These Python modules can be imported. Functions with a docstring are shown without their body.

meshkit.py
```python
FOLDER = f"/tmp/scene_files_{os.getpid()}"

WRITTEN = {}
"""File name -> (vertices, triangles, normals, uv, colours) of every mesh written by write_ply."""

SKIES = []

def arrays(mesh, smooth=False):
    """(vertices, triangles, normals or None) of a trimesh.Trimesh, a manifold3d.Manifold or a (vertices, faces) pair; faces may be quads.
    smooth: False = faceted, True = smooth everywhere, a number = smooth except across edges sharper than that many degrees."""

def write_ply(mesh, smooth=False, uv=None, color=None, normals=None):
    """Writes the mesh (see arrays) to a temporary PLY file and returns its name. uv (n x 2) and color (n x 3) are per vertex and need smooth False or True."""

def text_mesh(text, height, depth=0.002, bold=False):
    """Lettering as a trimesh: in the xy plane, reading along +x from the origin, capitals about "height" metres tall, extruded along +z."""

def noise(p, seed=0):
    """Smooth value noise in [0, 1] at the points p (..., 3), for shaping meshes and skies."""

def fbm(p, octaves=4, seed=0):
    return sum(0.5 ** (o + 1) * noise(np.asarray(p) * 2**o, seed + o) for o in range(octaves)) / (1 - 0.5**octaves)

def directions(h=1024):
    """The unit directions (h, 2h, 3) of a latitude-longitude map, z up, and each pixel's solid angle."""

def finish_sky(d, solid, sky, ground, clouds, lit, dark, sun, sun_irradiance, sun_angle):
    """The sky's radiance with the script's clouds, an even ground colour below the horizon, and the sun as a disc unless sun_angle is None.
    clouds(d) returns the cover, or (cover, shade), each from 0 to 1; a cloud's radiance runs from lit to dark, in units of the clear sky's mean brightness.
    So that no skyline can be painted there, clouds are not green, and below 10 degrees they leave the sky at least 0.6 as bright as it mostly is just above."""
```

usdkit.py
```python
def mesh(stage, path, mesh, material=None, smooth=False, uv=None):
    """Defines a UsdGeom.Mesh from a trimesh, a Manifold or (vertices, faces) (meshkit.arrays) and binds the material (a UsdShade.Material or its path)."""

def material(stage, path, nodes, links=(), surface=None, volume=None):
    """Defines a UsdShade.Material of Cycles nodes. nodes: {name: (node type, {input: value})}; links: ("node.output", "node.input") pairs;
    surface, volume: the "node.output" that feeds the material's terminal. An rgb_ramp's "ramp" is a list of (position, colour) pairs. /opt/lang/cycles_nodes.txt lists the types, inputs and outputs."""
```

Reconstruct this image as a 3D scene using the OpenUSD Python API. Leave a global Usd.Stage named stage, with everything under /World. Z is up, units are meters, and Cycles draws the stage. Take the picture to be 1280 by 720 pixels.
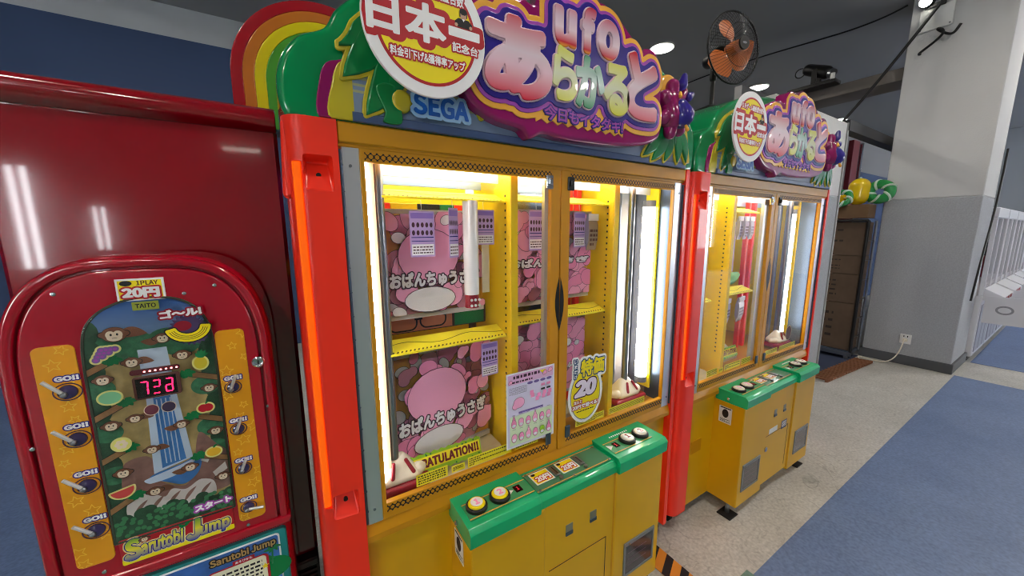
import math, random, glob
import numpy as np, trimesh, manifold3d as m3, shapely
from shapely import affinity
from shapely.geometry import Polygon, Point, LineString, box as sbox, MultiPolygon
from shapely.ops import unary_union
from pxr import Usd, UsdGeom, UsdLux, UsdShade, Gf, Sdf
import usdkit
PI = math.pi
stage = Usd.Stage.CreateInMemory()
UsdGeom.SetStageUpAxis(stage, 'Z'); UsdGeom.SetStageMetersPerUnit(stage, 1.0)
UsdGeom.Xform.Define(stage, '/World'); UsdGeom.Scope.Define(stage, '/World/Looks')

# ------------------------------------------------------------------ camera, sky, exposure
CAM = (-.1336, -1.0786, 1.685)
YAW, PITCH, ROLL, FPX = .5546, .1556, -.0045, 451.63
EXPOSURE = 0.5
DOME = 5.0            # overcast daylight outside the shop's windows
DOWNLIGHT = 84.0      # ceiling downlights
TUBE = 9.0           # fluorescent tubes in the claw machines

def camera():
    cy, sy, cp, sp = math.cos(YAW), math.sin(YAW), math.cos(PITCH), math.sin(PITCH)
    f = np.array([sy*cp, cy*cp, -sp]); r = np.array([cy, -sy, 0]); u = np.cross(r, f)
    cr, sr = math.cos(ROLL), math.sin(ROLL)
    r, u = cr*r + sr*u, -sr*r + cr*u
    c = UsdGeom.Camera.Define(stage, '/World/camera')
    c.CreateHorizontalApertureAttr(36.0); c.CreateVerticalApertureAttr(20.25)
    c.CreateFocalLengthAttr(FPX/1280*36); c.CreateClippingRangeAttr(Gf.Vec2f(.02, 200))
    c.CreateExposureAttr(EXPOSURE)
    m = Gf.Matrix4d(*r, 0, *u, 0, *(-f), 0, *CAM, 1)
    c.AddTransformOp().Set(m)
camera()
dome = UsdLux.DomeLight.Define(stage, '/World/sky')
dome.CreateIntensityAttr(DOME); dome.CreateColorAttr(Gf.Vec3f(.93, .97, 1.0))

# ------------------------------------------------------------------ helpers: materials
def S(r, g, b):
    return tuple(((c/255+.055)/1.055)**2.4 if c > 10 else c/255/12.92 for c in (r, g, b))
LOOKS = {}
def mat(name, rgb=(200, 200, 200), r=.5, metal=0., coat=0., spec=.5, bump=None, vary=None, emit=None, trans=0., ior=1.5, sheen=0., aniso=None, ecol=None):
    if name in LOOKS: return LOOKS[name]
    c = S(*rgb)
    p = {'base_color': c, 'roughness': r, 'metallic': metal, 'coat_weight': coat, 'specular_ior_level': spec, 'transmission_weight': trans, 'ior': ior, 'coat_roughness': .04}
    if emit: p['emission_color'] = S(*ecol) if ecol else c; p['emission_strength'] = emit
    n = {'p': ('principled_bsdf', p)}; l = []
    if bump or vary:
        n['tc'] = ('texture_coordinate', {})
    if vary:
        sc, amt = vary[:2]
        n['nz'] = ('noise_texture', {'scale': sc, 'detail': 5., 'roughness': .6})
        n['rp'] = ('rgb_ramp', {'ramp': [(.3, tuple(x*(1-amt) for x in c)), (.7, tuple(min(1, x*(1+amt)) for x in c))]})
        l += [('tc.object', 'nz.vector'), ('nz.fac', 'rp.fac'), ('rp.color', 'p.base_color')]
    if bump:
        n['nb'] = ('noise_texture', {'scale': bump[0], 'detail': 4.})
        n['bp'] = ('bump', {'strength': bump[1], 'distance': .01})
        l += [('tc.object', 'nb.vector'), ('nb.fac', 'bp.height'), ('bp.normal', 'p.normal')]
    LOOKS[name] = usdkit.material(stage, f'/World/Looks/{name}', n, l, surface='p.BSDF')
    return LOOKS[name]

def grad(name, z0, z1, stops, r=.25, coat=.4):
    n = {'g': ('geometry', {}), 's': ('separate_xyz', {}), 'm': ('map_range', {'from_min': z0, 'from_max': z1, 'clamp': True}),
         'rp': ('rgb_ramp', {'ramp': [(a, S(*c)) for a, c in stops]}), 'p': ('principled_bsdf', {'roughness': r, 'coat_weight': coat})}
    LOOKS[name] = usdkit.material(stage, f'/World/Looks/{name}', n, [('g.position', 's.vector'), ('s.z', 'm.value'), ('m.result', 'rp.fac'), ('rp.color', 'p.base_color')], surface='p.BSDF')
    return LOOKS[name]

def pane_mat(name, tint=(1, 1, 1), rough=0.0, k=1.0):
    LOOKS[name] = usdkit.material(stage, f'/World/Looks/{name}', {
        't': ('transparent_bsdf', {'color': tint}), 'g': ('glossy_bsdf', {'color': (1, 1, 1), 'roughness': rough}),
        'lw': ('layer_weight', {'blend': .5}), 'pw': ('math', {'math_type': 'power', 'value2': 5.}), 'f': ('math', {'math_type': 'multiply_add', 'value2': .45, 'value3': .02*k}), 'm': ('mix_closure', {})},
        [('lw.facing', 'pw.value1'), ('pw.value', 'f.value1'), ('f.value', 'm.fac'), ('t.BSDF', 'm.closure1'), ('g.BSDF', 'm.closure2')], surface='m.closure')
    return LOOKS[name]

# ------------------------------------------------------------------ helpers: prims
USED = {}
def path(parent, name):
    k = USED.get((parent, name), 0); USED[(parent, name)] = k + 1
    return f'{parent}/{name}' + (f'_{k:03d}' if k else '')
def keys(prim, label=None, cat=None, group=None, kind=None):
    for k, v in (('label', label), ('category', cat), ('group', group), ('kind', kind)):
        if v: prim.SetCustomDataByKey(k, v)
def thing(name, label, cat, loc=(0, 0, 0), rz=0, group=None, kind=None):
    p = path('/World', name); x = UsdGeom.Xform.Define(stage, p)
    x.AddTranslateOp().Set(Gf.Vec3d(*loc))
    if rz: x.AddRotateZOp().Set(math.degrees(rz))
    keys(x.GetPrim(), label, cat, group, kind); return p
def part(parent, name, mesh, m, label=None, smooth=False, kind=None):
    if isinstance(mesh, (list, tuple)) and len(mesh) and isinstance(mesh[0], trimesh.Trimesh): mesh = trimesh.util.concatenate(mesh)
    p = path(parent, name); usdkit.mesh(stage, p, mesh, m, smooth=smooth)
    keys(stage.GetPrimAtPath(p), label, None, None, kind); return p
def solo(name, mesh, m, label, cat, group=None, kind=None, smooth=False):
    p = part('/World', name, mesh, m, smooth=smooth); keys(stage.GetPrimAtPath(p), label, cat, group, kind); return p
def struct(name, mesh, m, parent='/World', smooth=False):
    p = part(parent, name, mesh, m, smooth=smooth)
    if parent == '/World': keys(stage.GetPrimAtPath(p), kind='structure')
    return p
def copy_of(src, name, label, loc, rz=0, group=None):
    p = path('/World', name); x = UsdGeom.Xform.Define(stage, p); prim = x.GetPrim()
    prim.GetReferences().AddInternalReference(src); x.ClearXformOpOrder()
    x.AddTranslateOp(opSuffix='c').Set(Gf.Vec3d(*loc))
    if rz: x.AddRotateZOp(opSuffix='c').Set(math.degrees(rz))
    keys(prim, label, None, group); prim.SetInstanceable(True); return p

# ------------------------------------------------------------------ helpers: meshes
def bx(x0, x1, y0, y1, z0, z1, b=0):
    if not b:
        m = trimesh.creation.box((x1-x0, y1-y0, z1-z0)); m.apply_translation(((x0+x1)/2, (y0+y1)/2, (z0+z1)/2)); return m
    pts = []
    for x, sx in ((x0, 1), (x1, -1)):
        for y, sy in ((y0, 1), (y1, -1)):
            for z, sz in ((z0, 1), (z1, -1)):
                pts += [(x+sx*b, y+sy*b, z), (x+sx*b, y, z+sz*b), (x, y+sy*b, z+sz*b)]
    return tri(m3.Manifold.hull_points(np.array(pts)))
def tri(man):
    q = man.to_mesh(); return trimesh.Trimesh(np.array(q.vert_properties[:, :3]), np.array(q.tri_verts), process=False)
def man(t):
    t = t.copy(); t.merge_vertices(); return m3.Manifold(m3.Mesh(np.asarray(t.vertices, np.float32), np.asarray(t.faces, np.uint32)))
def rbox(x0, x1, y0, y1, z0, z1, r, n=12):
    s = m3.Manifold.sphere(r, n)
    return tri(m3.Manifold.batch_hull([s.translate((x, y, z)) for x in (x0+r, x1-r) for y in (y0+r, y1-r) for z in (z0+r, z1-r)]))
def hullspheres(pts, n=16):
    return tri(m3.Manifold.batch_hull([m3.Manifold.sphere(p[3], n).translate(tuple(p[:3])) for p in pts]))
def cyl(p0, p1, r, r2=None, n=20):
    p0, p1 = np.array(p0, float), np.array(p1, float); d = p1-p0; L = np.linalg.norm(d)
    m = tri(m3.Manifold.cylinder(L, r, r if r2 is None else r2, n))
    T = trimesh.geometry.align_vectors((0, 0, 1), d/L); T[:3, 3] = p0; m.apply_transform(T); return m
def tube(pts, r, n=8):
    pts = np.array(pts, float); t = np.gradient(pts, axis=0); t /= np.linalg.norm(t, axis=1)[:, None]
    V = []; u = np.cross(t[0], (0, 0, 1) if abs(t[0][2]) < .9 else (1, 0, 0))
    for p, d in zip(pts, t):
        u = u - d*np.dot(u, d); u /= np.linalg.norm(u); w = np.cross(d, u)
        V += [p + r*(math.cos(a)*u + math.sin(a)*w) for a in np.arange(n)/n*2*PI]
    F = []
    for i in range(len(pts)-1):
        for j in range(n):
            a, b, c, d = i*n+j, i*n+(j+1) % n, (i+1)*n+(j+1) % n, (i+1)*n+j
            F += [(a, b, c), (a, c, d)]
    k = len(V); V += [pts[0], pts[-1]]
    for j in range(n): F += [(k, (j+1) % n, j), (k+1, (len(pts)-1)*n+j, (len(pts)-1)*n+(j+1) % n)]
    return trimesh.Trimesh(np.array(V), np.array(F), process=False)
def curve(ctrl, n=24):
    from scipy.interpolate import CubicSpline
    c = np.array(ctrl, float); return CubicSpline(np.linspace(0, 1, len(c)), c)(np.linspace(0, 1, n))
def ring(c, axis, R, r, n=40, m=8):
    axis = np.array(axis, float)/np.linalg.norm(axis); u = np.cross(axis, (0, 0, 1) if abs(axis[2]) < .9 else (1, 0, 0)); u /= np.linalg.norm(u); w = np.cross(axis, u)
    V, F = [], []
    for i in range(n):
        a = i/n*2*PI; d = math.cos(a)*u + math.sin(a)*w
        for j in range(m):
            b = j/m*2*PI; V.append(np.array(c) + d*(R + r*math.cos(b)) + axis*r*math.sin(b))
            p, q, s, t = i*m+j, ((i+1) % n)*m+j, ((i+1) % n)*m+(j+1) % m, i*m+(j+1) % m
            F += [(p, q, s), (p, s, t)]
    return trimesh.Trimesh(np.array(V), np.array(F), process=False)
def lathe(prof, n=24):
    m = trimesh.creation.revolve(np.array(prof, float), sections=n); return m

class Fr:
    """A plane in space: a along A, b along B, height along A x B."""
    def __init__(s, O, A=(1, 0, 0), B=(0, 0, 1)):
        s.O, s.A, s.B = (np.array(q, float) for q in (O, A, B)); s.N = np.cross(s.A, s.B)
def front(y, x0=0, z0=0): return Fr((x0, y, z0))
def geoms(p):
    if p is None or p.is_empty: return []
    if p.geom_type == 'Polygon': return [p]
    return [g for q in getattr(p, 'geoms', []) for g in geoms(q)]
def inset_ring(P, d):
    e = np.roll(P, -1, 0) - P; e /= np.maximum(np.linalg.norm(e, axis=1), 1e-9)[:, None]
    n = np.stack([-e[:, 1], e[:, 0]], 1); m = n + np.roll(n, 1, 0)
    m /= np.maximum((m*m).sum(1), .35)[:, None]/2
    return P + m*d
def prism(poly, F, h0, h1, bevel=0, seg=3):
    V, T, base = [], [], 0
    for g in geoms(poly):
        g = shapely.geometry.polygon.orient(g)
        rings = [np.array(r.coords)[:-1] for r in (g.exterior, *g.interiors)]
        bev = bevel
        if bev:
            rings = [r[np.linalg.norm(r - np.roll(r, 1, 0), axis=1) > .12*bev] for r in rings]
            while bev > 1e-4 and not all(len(r) < 3 or Polygon(inset_ring(r, bev)).is_valid for r in rings): bev *= .7
        rings = [r for r in rings if len(r) >= 3]
        if not rings: continue
        cap = np.array(m3.triangulate([np.ascontiguousarray(r, dtype=np.float64) for r in rings]))
        prof = [(0, h0)]
        if bev: prof += [(bev*(1-math.cos(k/seg*PI/2)), h1-bev+bev*math.sin(k/seg*PI/2)) for k in range(seg+1)]
        else: prof += [(0, h1)]
        N = sum(len(r) for r in rings)
        for d, h in prof:
            q = np.vstack([inset_ring(r, d) if d else r for r in rings])
            V.append(F.O + q[:, :1]*F.A + q[:, 1:2]*F.B + h*F.N)
        T.append(cap[:, ::-1] + base); T.append(cap + base + N*(len(prof)-1))
        for k in range(len(prof)-1):
            o = 0
            for r in rings:
                i = np.arange(len(r)); j = (i+1) % len(r); a, b = base+N*k+o, base+N*(k+1)+o
                T += [np.stack([a+i, a+j, b+j], 1), np.stack([a+i, b+j, b+i], 1)]; o += len(r)
        base += N*len(prof)
    if not V: return None
    return trimesh.Trimesh(np.vstack(V), np.vstack(T), process=False)
class Canvas:
    """Flat print in layers on one plane; every layer lies a hair above the one before."""
    def __init__(s, parent, F, h=.0004, dh=.00012): s.p, s.F, s.h, s.dh, s.out, s.k = parent, F, h, dh, {}, 0
    def new(s): s.k += 1    # what follows is a piece of its own
    def add(s, name, poly, m):
        g = prism(poly, s.F, s.h-s.dh*.6, s.h+s.dh*.4)
        if g is not None: s.out.setdefault((name, str(m.GetPath()), s.k), []).append(g)
        s.h += s.dh
    def flush(s):
        for (n, m, _), g in s.out.items(): part(s.p, n, g, UsdShade.Material.Get(stage, m))

# shapes
def ell(x, y, rx, ry=None, rot=0, n=24):
    e = Polygon([(math.cos(a)*rx, math.sin(a)*(ry or rx)) for a in np.arange(n)/n*2*PI]); return affinity.translate(affinity.rotate(e, rot, origin=(0, 0)), x, y)
def rrect(x0, y0, x1, y1, r): return sbox(x0+r, y0+r, x1-r, y1-r).buffer(r, 6)
def star(x, y, R, r=None, n=5, rot=90):
    r = r or R*.45
    return Polygon([(x + (R if k % 2 == 0 else r)*math.cos(math.radians(rot)+k*PI/n), y + (R if k % 2 == 0 else r)*math.sin(math.radians(rot)+k*PI/n)) for k in range(2*n)])
def smoothpoly(pts, n=6):
    p = np.array(pts, float); N = len(p); L = np.linalg.norm(np.roll(p, -1, 0)-p, axis=1); out = []
    T = (np.roll(p, -1, 0)-np.roll(p, 1, 0))/(L+np.roll(L, 1))[:, None]; lim = 1.5*np.minimum(L, np.roll(L, 1))
    for i in range(N):
        b, c = p[i], p[(i+1) % N]; m0, m1 = T[i]*min(L[i], lim[i]), T[(i+1) % N]*min(L[i], lim[(i+1) % N])
        for t in np.arange(n)/n: out.append((2*t**3-3*t*t+1)*b+(t**3-2*t*t+t)*m0+(3*t*t-2*t**3)*c+(t**3-t*t)*m1)
    return Polygon(out).buffer(0)
def leafshape(x0, y0, x1, y1, w):
    p, q = np.array((x0, y0)), np.array((x1, y1)); d = q-p; n = np.array((-d[1], d[0]))/np.linalg.norm(d)
    ts = np.linspace(0, 1, 9); c = [p + d*t + n*w*.25*math.sin(PI*t) for t in ts]; ww = [w*.5*math.sin(PI*min(1, t*.9+.1))**.8 for t in ts]
    return Polygon([a+n*b for a, b in zip(c, ww)] + [a-n*b for a, b in zip(c[::-1], ww[::-1])]).buffer(0)
FONT = glob.glob('/opt/blender-*/*/datafiles/fonts/Noto Sans CJK*')[0]
TXT = {}
def txt(s, bold=3, size=72):
    key = (s, bold, size)
    if key not in TXT:
        from PIL import Image, ImageDraw, ImageFont
        f = ImageFont.truetype(FONT, size); b = f.getbbox(s, stroke_width=bold)
        im = Image.new('L', (b[2]-b[0]+8, b[3]-b[1]+8)); ImageDraw.Draw(im).text((4-b[0], 4-b[1]), s, 255, f, stroke_width=bold)
        on = np.pad(np.asarray(im) > 127, ((0, 0), (1, 1))).astype(np.int8); d = np.diff(on, axis=1)
        r, a = np.nonzero(d == 1); e = np.nonzero(d == -1)[1]
        g = shapely.union_all(shapely.box(a, -r-1., e, -r*1.)).buffer(.9, 3).buffer(-.9, 3).simplify(.45)
        x0, y0, x1, y1 = g.bounds; TXT[key] = affinity.translate(g, -x0, -y0)
    return TXT[key]
def fit(g, x0, y0, x1, y1):
    a, b, c, d = g.bounds; return affinity.translate(affinity.scale(g, (x1-x0)/(c-a), (y1-y0)/(d-b), origin=(a, b)), x0-a, y0-b)
def word(s, cx, cy, h, bold=3, w=None):
    g = txt(s, bold); a, b, c, d = g.bounds; w = w or h*(c-a)/(d-b); return fit(g, cx-w/2, cy-h/2, cx+w/2, cy+h/2)
def scrawl(x0, y0, x1, y1, rows, rnd, fill=.55):
    """Lines of print too small to read: rows of short bars."""
    out = []; hh = (y1-y0)/rows
    for k in range(rows):
        x = x0; y = y1-(k+.5)*hh
        while x < x1:
            w = hh*rnd.uniform(.4, 1.1); out.append(sbox(x, y-hh*fill/2, min(x+w, x1), y+hh*fill/2)); x += w+hh*.3
            if rnd.random() < .05 and k % 2: break
    return unary_union(out)

# ------------------------------------------------------------------ materials
YEL = mat('yellow_paint', (222, 168, 4), .38, coat=.15, vary=(2.5, .05))
YELD = mat('ochre_paint', (205, 140, 4), .36, coat=.2)
YELI = mat('yellow_plastic', (240, 200, 10), .35)
YLEM = mat('lemon_board', (246, 232, 40), .5)
RED = mat('orange_red_plastic', (255, 50, 26), .36, coat=.2, bump=(500, .03))
GREEN = mat('emerald_plastic', (0, 176, 112), .28, coat=.4)
GREENM = mat('marquee_green', (0, 138, 78), .16, coat=.6)
CHROME = mat('chrome', (205, 208, 212), .14, metal=1.)
STEEL = mat('brushed_steel', (150, 155, 162), .32, metal=1.)
DKSTEEL = mat('dark_steel', (92, 104, 122), .35, metal=.8)
BLACK = mat('black_plastic', (14, 14, 15), .4)
RUBBER = mat('black_rubber', (18, 18, 18), .7)
WHITE = mat('white_plastic', (236, 236, 234), .35)
PAPER = mat('paper', (244, 242, 250), .7)
MAG = mat('magenta_gloss', (150, 22, 98), .14, coat=.8)
INK = mat('ink_black', (22, 16, 24), .6)
INKRED = mat('ink_red', (186, 12, 34), .4)
INKYEL = mat('ink_yellow', (250, 226, 0), .4)
INKWHITE = mat('ink_white', (246, 244, 246), .45)
INKNAVY = mat('ink_navy', (44, 26, 140), .25, coat=.5)
INKVIO = mat('ink_violet', (168, 74, 178), .25, coat=.5)
INKORG = mat('ink_apricot', (246, 178, 66), .25, coat=.5)
INKBLUE = mat('ink_blue', (8, 92, 186), .35)
INKGRN = mat('ink_green', (16, 122, 66), .4)
INKLIME = mat('ink_lime', (150, 200, 40), .45)
PINK = mat('print_pink', (255, 176, 216), .4)
PINKD = mat('print_rose', (250, 150, 200), .4)
ORNG = mat('print_orange', (250, 186, 84), .4)
OUTL = mat('print_outline', (70, 30, 62), .45)
SEA = mat('print_sea', (128, 146, 176), .3, coat=.4)
SEAD = mat('print_sea_line', (176, 176, 130), .3, coat=.4)
DEEP = mat('print_deep_sea', (66, 88, 132), .3, coat=.4)
GOLDL = mat('leaf_edge_gold', (206, 186, 40), .25, coat=.5)
LEAFG = mat('leaf_green', (4, 126, 64), .2, coat=.6)
LILAC = mat('lilac_card', (196, 168, 228), .6)
BEIGE = mat('beige_felt', (206, 196, 160), .85, bump=(300, .1))
CREAM = mat('cream_plastic', (240, 232, 214), .3, coat=.3)
MAROON = mat('maroon_plastic', (150, 14, 40), .3, coat=.3)
GLASS = pane_mat('window_glass')
LAMP = mat('fluorescent', (255, 252, 240), .5, emit=TUBE, ecol=(252, 253, 250))
LAMPF = mat('fluorescent_front', (255, 252, 240), .5, emit=TUBE*1.7, ecol=(255, 252, 246))
LAMPW = mat('fluorescent_soft', (255, 250, 236), .5, emit=TUBE*.38, ecol=(255, 250, 238))
AMBER = mat('amber_strip', (255, 110, 8), .3, emit=.35, ecol=(255, 96, 6))
CARD = mat('cardboard', (120, 92, 64), .85, vary=(6, .12))
GREYP = mat('grey_plastic', (120, 122, 126), .5)

# ------------------------------------------------------------------ setting
def floor_mat(name, c1, c2, crack, rough):
    n = {'tc': ('geometry', {}), 'n1': ('noise_texture', {'scale': 1.7, 'detail': 8., 'roughness': .7}), 'n2': ('noise_texture', {'scale': 60., 'detail': 3.}),
         'v': ('noise_texture', {'scale': 2.3, 'detail': 3., 'distortion': 2.5}), 'cr': ('rgb_ramp', {'ramp': [(.485, (1, 1, 1)), (.497, (crack,)*3), (.503, (crack,)*3), (.515, (1, 1, 1))]}),
         'vm': ('noise_texture', {'scale': 1.1, 'detail': 2.}), 'vr': ('rgb_ramp', {'ramp': [(.58, (1, 1, 1)), (.66, (0, 0, 0))]}), 'cm': ('mix_color', {'blend_type': 'screen'}),
         'rp': ('rgb_ramp', {'ramp': [(.3, S(*c1)), (.7, S(*c2))]}), 'sp': ('rgb_ramp', {'ramp': [(.3, (.8,)*3), (.7, (1.15,)*3)]}),
         'm1': ('mix_color', {'blend_type': 'multiply', 'fac': 1., 'use_clamp': False}), 'm2': ('mix_color', {'blend_type': 'multiply', 'fac': 1.}),
         'p': ('principled_bsdf', {'roughness': rough}), 'bp': ('bump', {'strength': .08, 'distance': .01})}
    l = [('tc.position', f'{k}.vector') for k in ('n1', 'n2', 'v', 'vm')] + [('n1.fac', 'rp.fac'), ('n2.fac', 'sp.fac'), ('v.fac', 'cr.fac'), ('vm.fac', 'vr.fac'), ('rp.color', 'm1.a'), ('sp.color', 'm1.b'), ('cr.color', 'cm.a'), ('vr.color', 'cm.b'),
         ('m1.result', 'm2.a'), ('cm.result', 'm2.b'), ('m2.result', 'p.base_color'), ('n2.fac', 'bp.height'), ('bp.normal', 'p.normal')]
    LOOKS[name] = usdkit.material(stage, f'/World/Looks/{name}', n, l, surface='p.BSDF'); return LOOKS[name]
TILE = floor_mat('floor_vinyl', (178, 176, 170), (208, 206, 201), .7, .42)
BLUE = floor_mat('blue_vinyl', (96, 118, 160), (114, 136, 178), .9, .42)
TEAL = floor_mat('green_vinyl', (98, 132, 122), (112, 146, 134), .9, .45)
WALLG = mat('wall_grey', (176, 180, 184), .85, bump=(120, .25))
NAVY = mat('wall_navy', (46, 68, 106), .7)
CEIL = mat('ceiling_grey', (150, 153, 155), .9)
PILU = mat('pillar_upper', (214, 214, 214), .8, bump=(90, .3), vary=(1.2, .04))
PILL = mat('pillar_lower', (176, 179, 184), .75, bump=(60, .5), vary=(70, .10))
SKIRT = mat('skirting_grey', (84, 86, 90), .6)
H = 4.4
X0, X1, Y0, Y1 = -16.0, 17.0, -8.0, 5.2
struct('floor', bx(X0, X1, Y0, Y1, -.1, 0), TILE)
fb = '/World/floor'
cp = thing('floor_carpet', None, None, kind='structure')
part(cp, 'blue_vinyl', bx(1.69, 6.36, Y0+.3, -.39, 0, .003), BLUE); part(cp, 'blue_vinyl', bx(7.18, X1-.1, Y0+.3, -.41, 0, .003), BLUE)
part(cp, 'green_vinyl', bx(-3, 1.69, Y0+.3, -.36, 0, .003), TEAL); part(cp, 'blue_vinyl', bx(X0+.1, -1.0, .9, Y1-.1, 0, .003), BLUE)
part(cp, 'blue_mat', bx(4.6, 6.3, .44, 1.4, 0, .008), mat('mat_blue', (52, 62, 88), .8))
struct('ceiling', bx(X0, X1, Y0, Y1, H, H+.15), CEIL)
w = thing('wall_back', None, None, kind='structure')
part(w, 'wall', bx(X0, X1, Y1, Y1+.15, 4.04, H), WALLG); part(w, 'painted_dado', bx(X0, X1, Y1, Y1+.15, 0, 4.04), NAVY)
struct('wall_left', bx(X0-.15, X0, Y0, Y1, 0, H), WALLG); struct('wall_right', bx(X1, X1+.15, Y0, Y1, 0, H), WALLG)
# the shop front behind the camera, with its windows
WIN = [(-4.05, -3.70, 1.04, 2.85), (-3.12, -2.86, 1.35, 2.2), (13.2, 16.2, .9, 3.4), (-9.5, -7.0, 1.0, 3.2)]  # the wide right-hand window is added for ambient light
fw = sbox(X0, 0, X1, H)
for a, b, c, d in WIN: fw = fw.difference(sbox(a, c, b, d))
struct('wall_front', prism(fw, front(Y0), 0, .15), WALLG)
for a, b, c, d in WIN:
    p = thing('window', None, None, kind='structure')
    part(p, 'frame', prism(sbox(a, c, b, d).difference(sbox(a+.04, c+.04, b-.04, d-.04)).union(sbox((a+b)/2-.015, c, (a+b)/2+.015, d)), front(Y0+.02), -.02, .1), GREYP)
    part(p, 'pane', bx(a+.03, b-.03, Y0-.03, Y0-.024, c+.03, d-.03), GLASS)
# pillars
def pillar(x0, x1, y0, y1, zt, zm):
    p = thing('pillar', None, None, kind='structure')
    part(p, 'upper_face', bx(x0, x1, y0, y1, zm, zt, .008), PILU); part(p, 'lower_face', bx(x0, x1, y0, y1, .0, zm, .008), PILL)
    return p
p = pillar(6.37, 7.18, -.35, .43, H, 2.05)
part(p, 'skirting', bx(6.355, 7.195, -.37, .45, 0, .12, .004), SKIRT)
p = pillar(3.5, 5.14, .52, .68, 2.83, 2.05)
part(p, 'edge_trim', bx(5.14, 5.17, .51, .69, 0, 2.83), mat('trim_grey', (160, 162, 160), .5))
struct('trim', bx(5.15, 9.5, .5, .6, 2.75, 2.86), mat('dark_trim', (36, 38, 42), .5))
b = struct('beam', bx(6.45, 6.9, .43, 3.2, 3.50, 3.64), mat('duct_grey', (112, 106, 100), .6))
# the dim room beyond the opening
p = thing('wall_inner', None, None, kind='structure')
part(p, 'wall', bx(5.6, 16, 1.9, 2.0, 2.95, 3.74), mat('inner_wall', (128, 128, 132), .85)); part(p, 'painted_dado', bx(10.7, 16, 1.9, 2.0, 0, 2.95), NAVY)
part(p, 'wall_panel', bx(5.6, 10.7, 1.9, 2.0, 0, 2.95), mat('inner_panel', (150, 140, 142), .8))
p = thing('door', None, None, kind='structure')
part(p, 'door_frame', bx(9.9, 10.25, 1.82, 1.9, 0, 3.5), mat('burgundy', (112, 18, 36), .5)); part(p, 'door_frame', bx(10.4, 10.5, 1.82, 1.9, 0, 3.5), CHROME)
part(p, 'door_frame', bx(8.05, 8.25, 1.82, 1.9, 0, 2.9), BLACK); part(p, 'notice_board', bx(8.5, 9.75, 1.86, 1.9, 2.35, 3.25), mat('board_grey', (104, 98, 98), .7))

# ceiling downlights
DLM = mat('downlight_lens', (255, 250, 240), .5, emit=DOWNLIGHT, ecol=(255, 246, 232))
def downlight(x, y, label):
    t = thing('downlight', label, 'light', (x, y, H), group='recessed ceiling downlights')
    part(t, 'trim_ring', ring((0, 0, -.004), (0, 0, 1), .17, .014), WHITE, smooth=True)
    part(t, 'lens', cyl((0, 0, -.012), (0, 0, -.003), .16, n=24), DLM)
k = 0
for x in (-1.7, 1.6, 4.911, 7.83, 11.883):
    for y in (2.76, -1.2, -4.6):
        seen = y > 2 and x > 4
        lab = {4.911: 'round ceiling downlight just right of the large purple title board', 7.83: 'round ceiling downlight between the fan and the ceiling spotlight', 11.883: 'round ceiling downlight farthest away, above the partition wall'}[x] if seen else 'round white downlight recessed in the ceiling out of the photo'
        downlight(x, y, lab)
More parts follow.
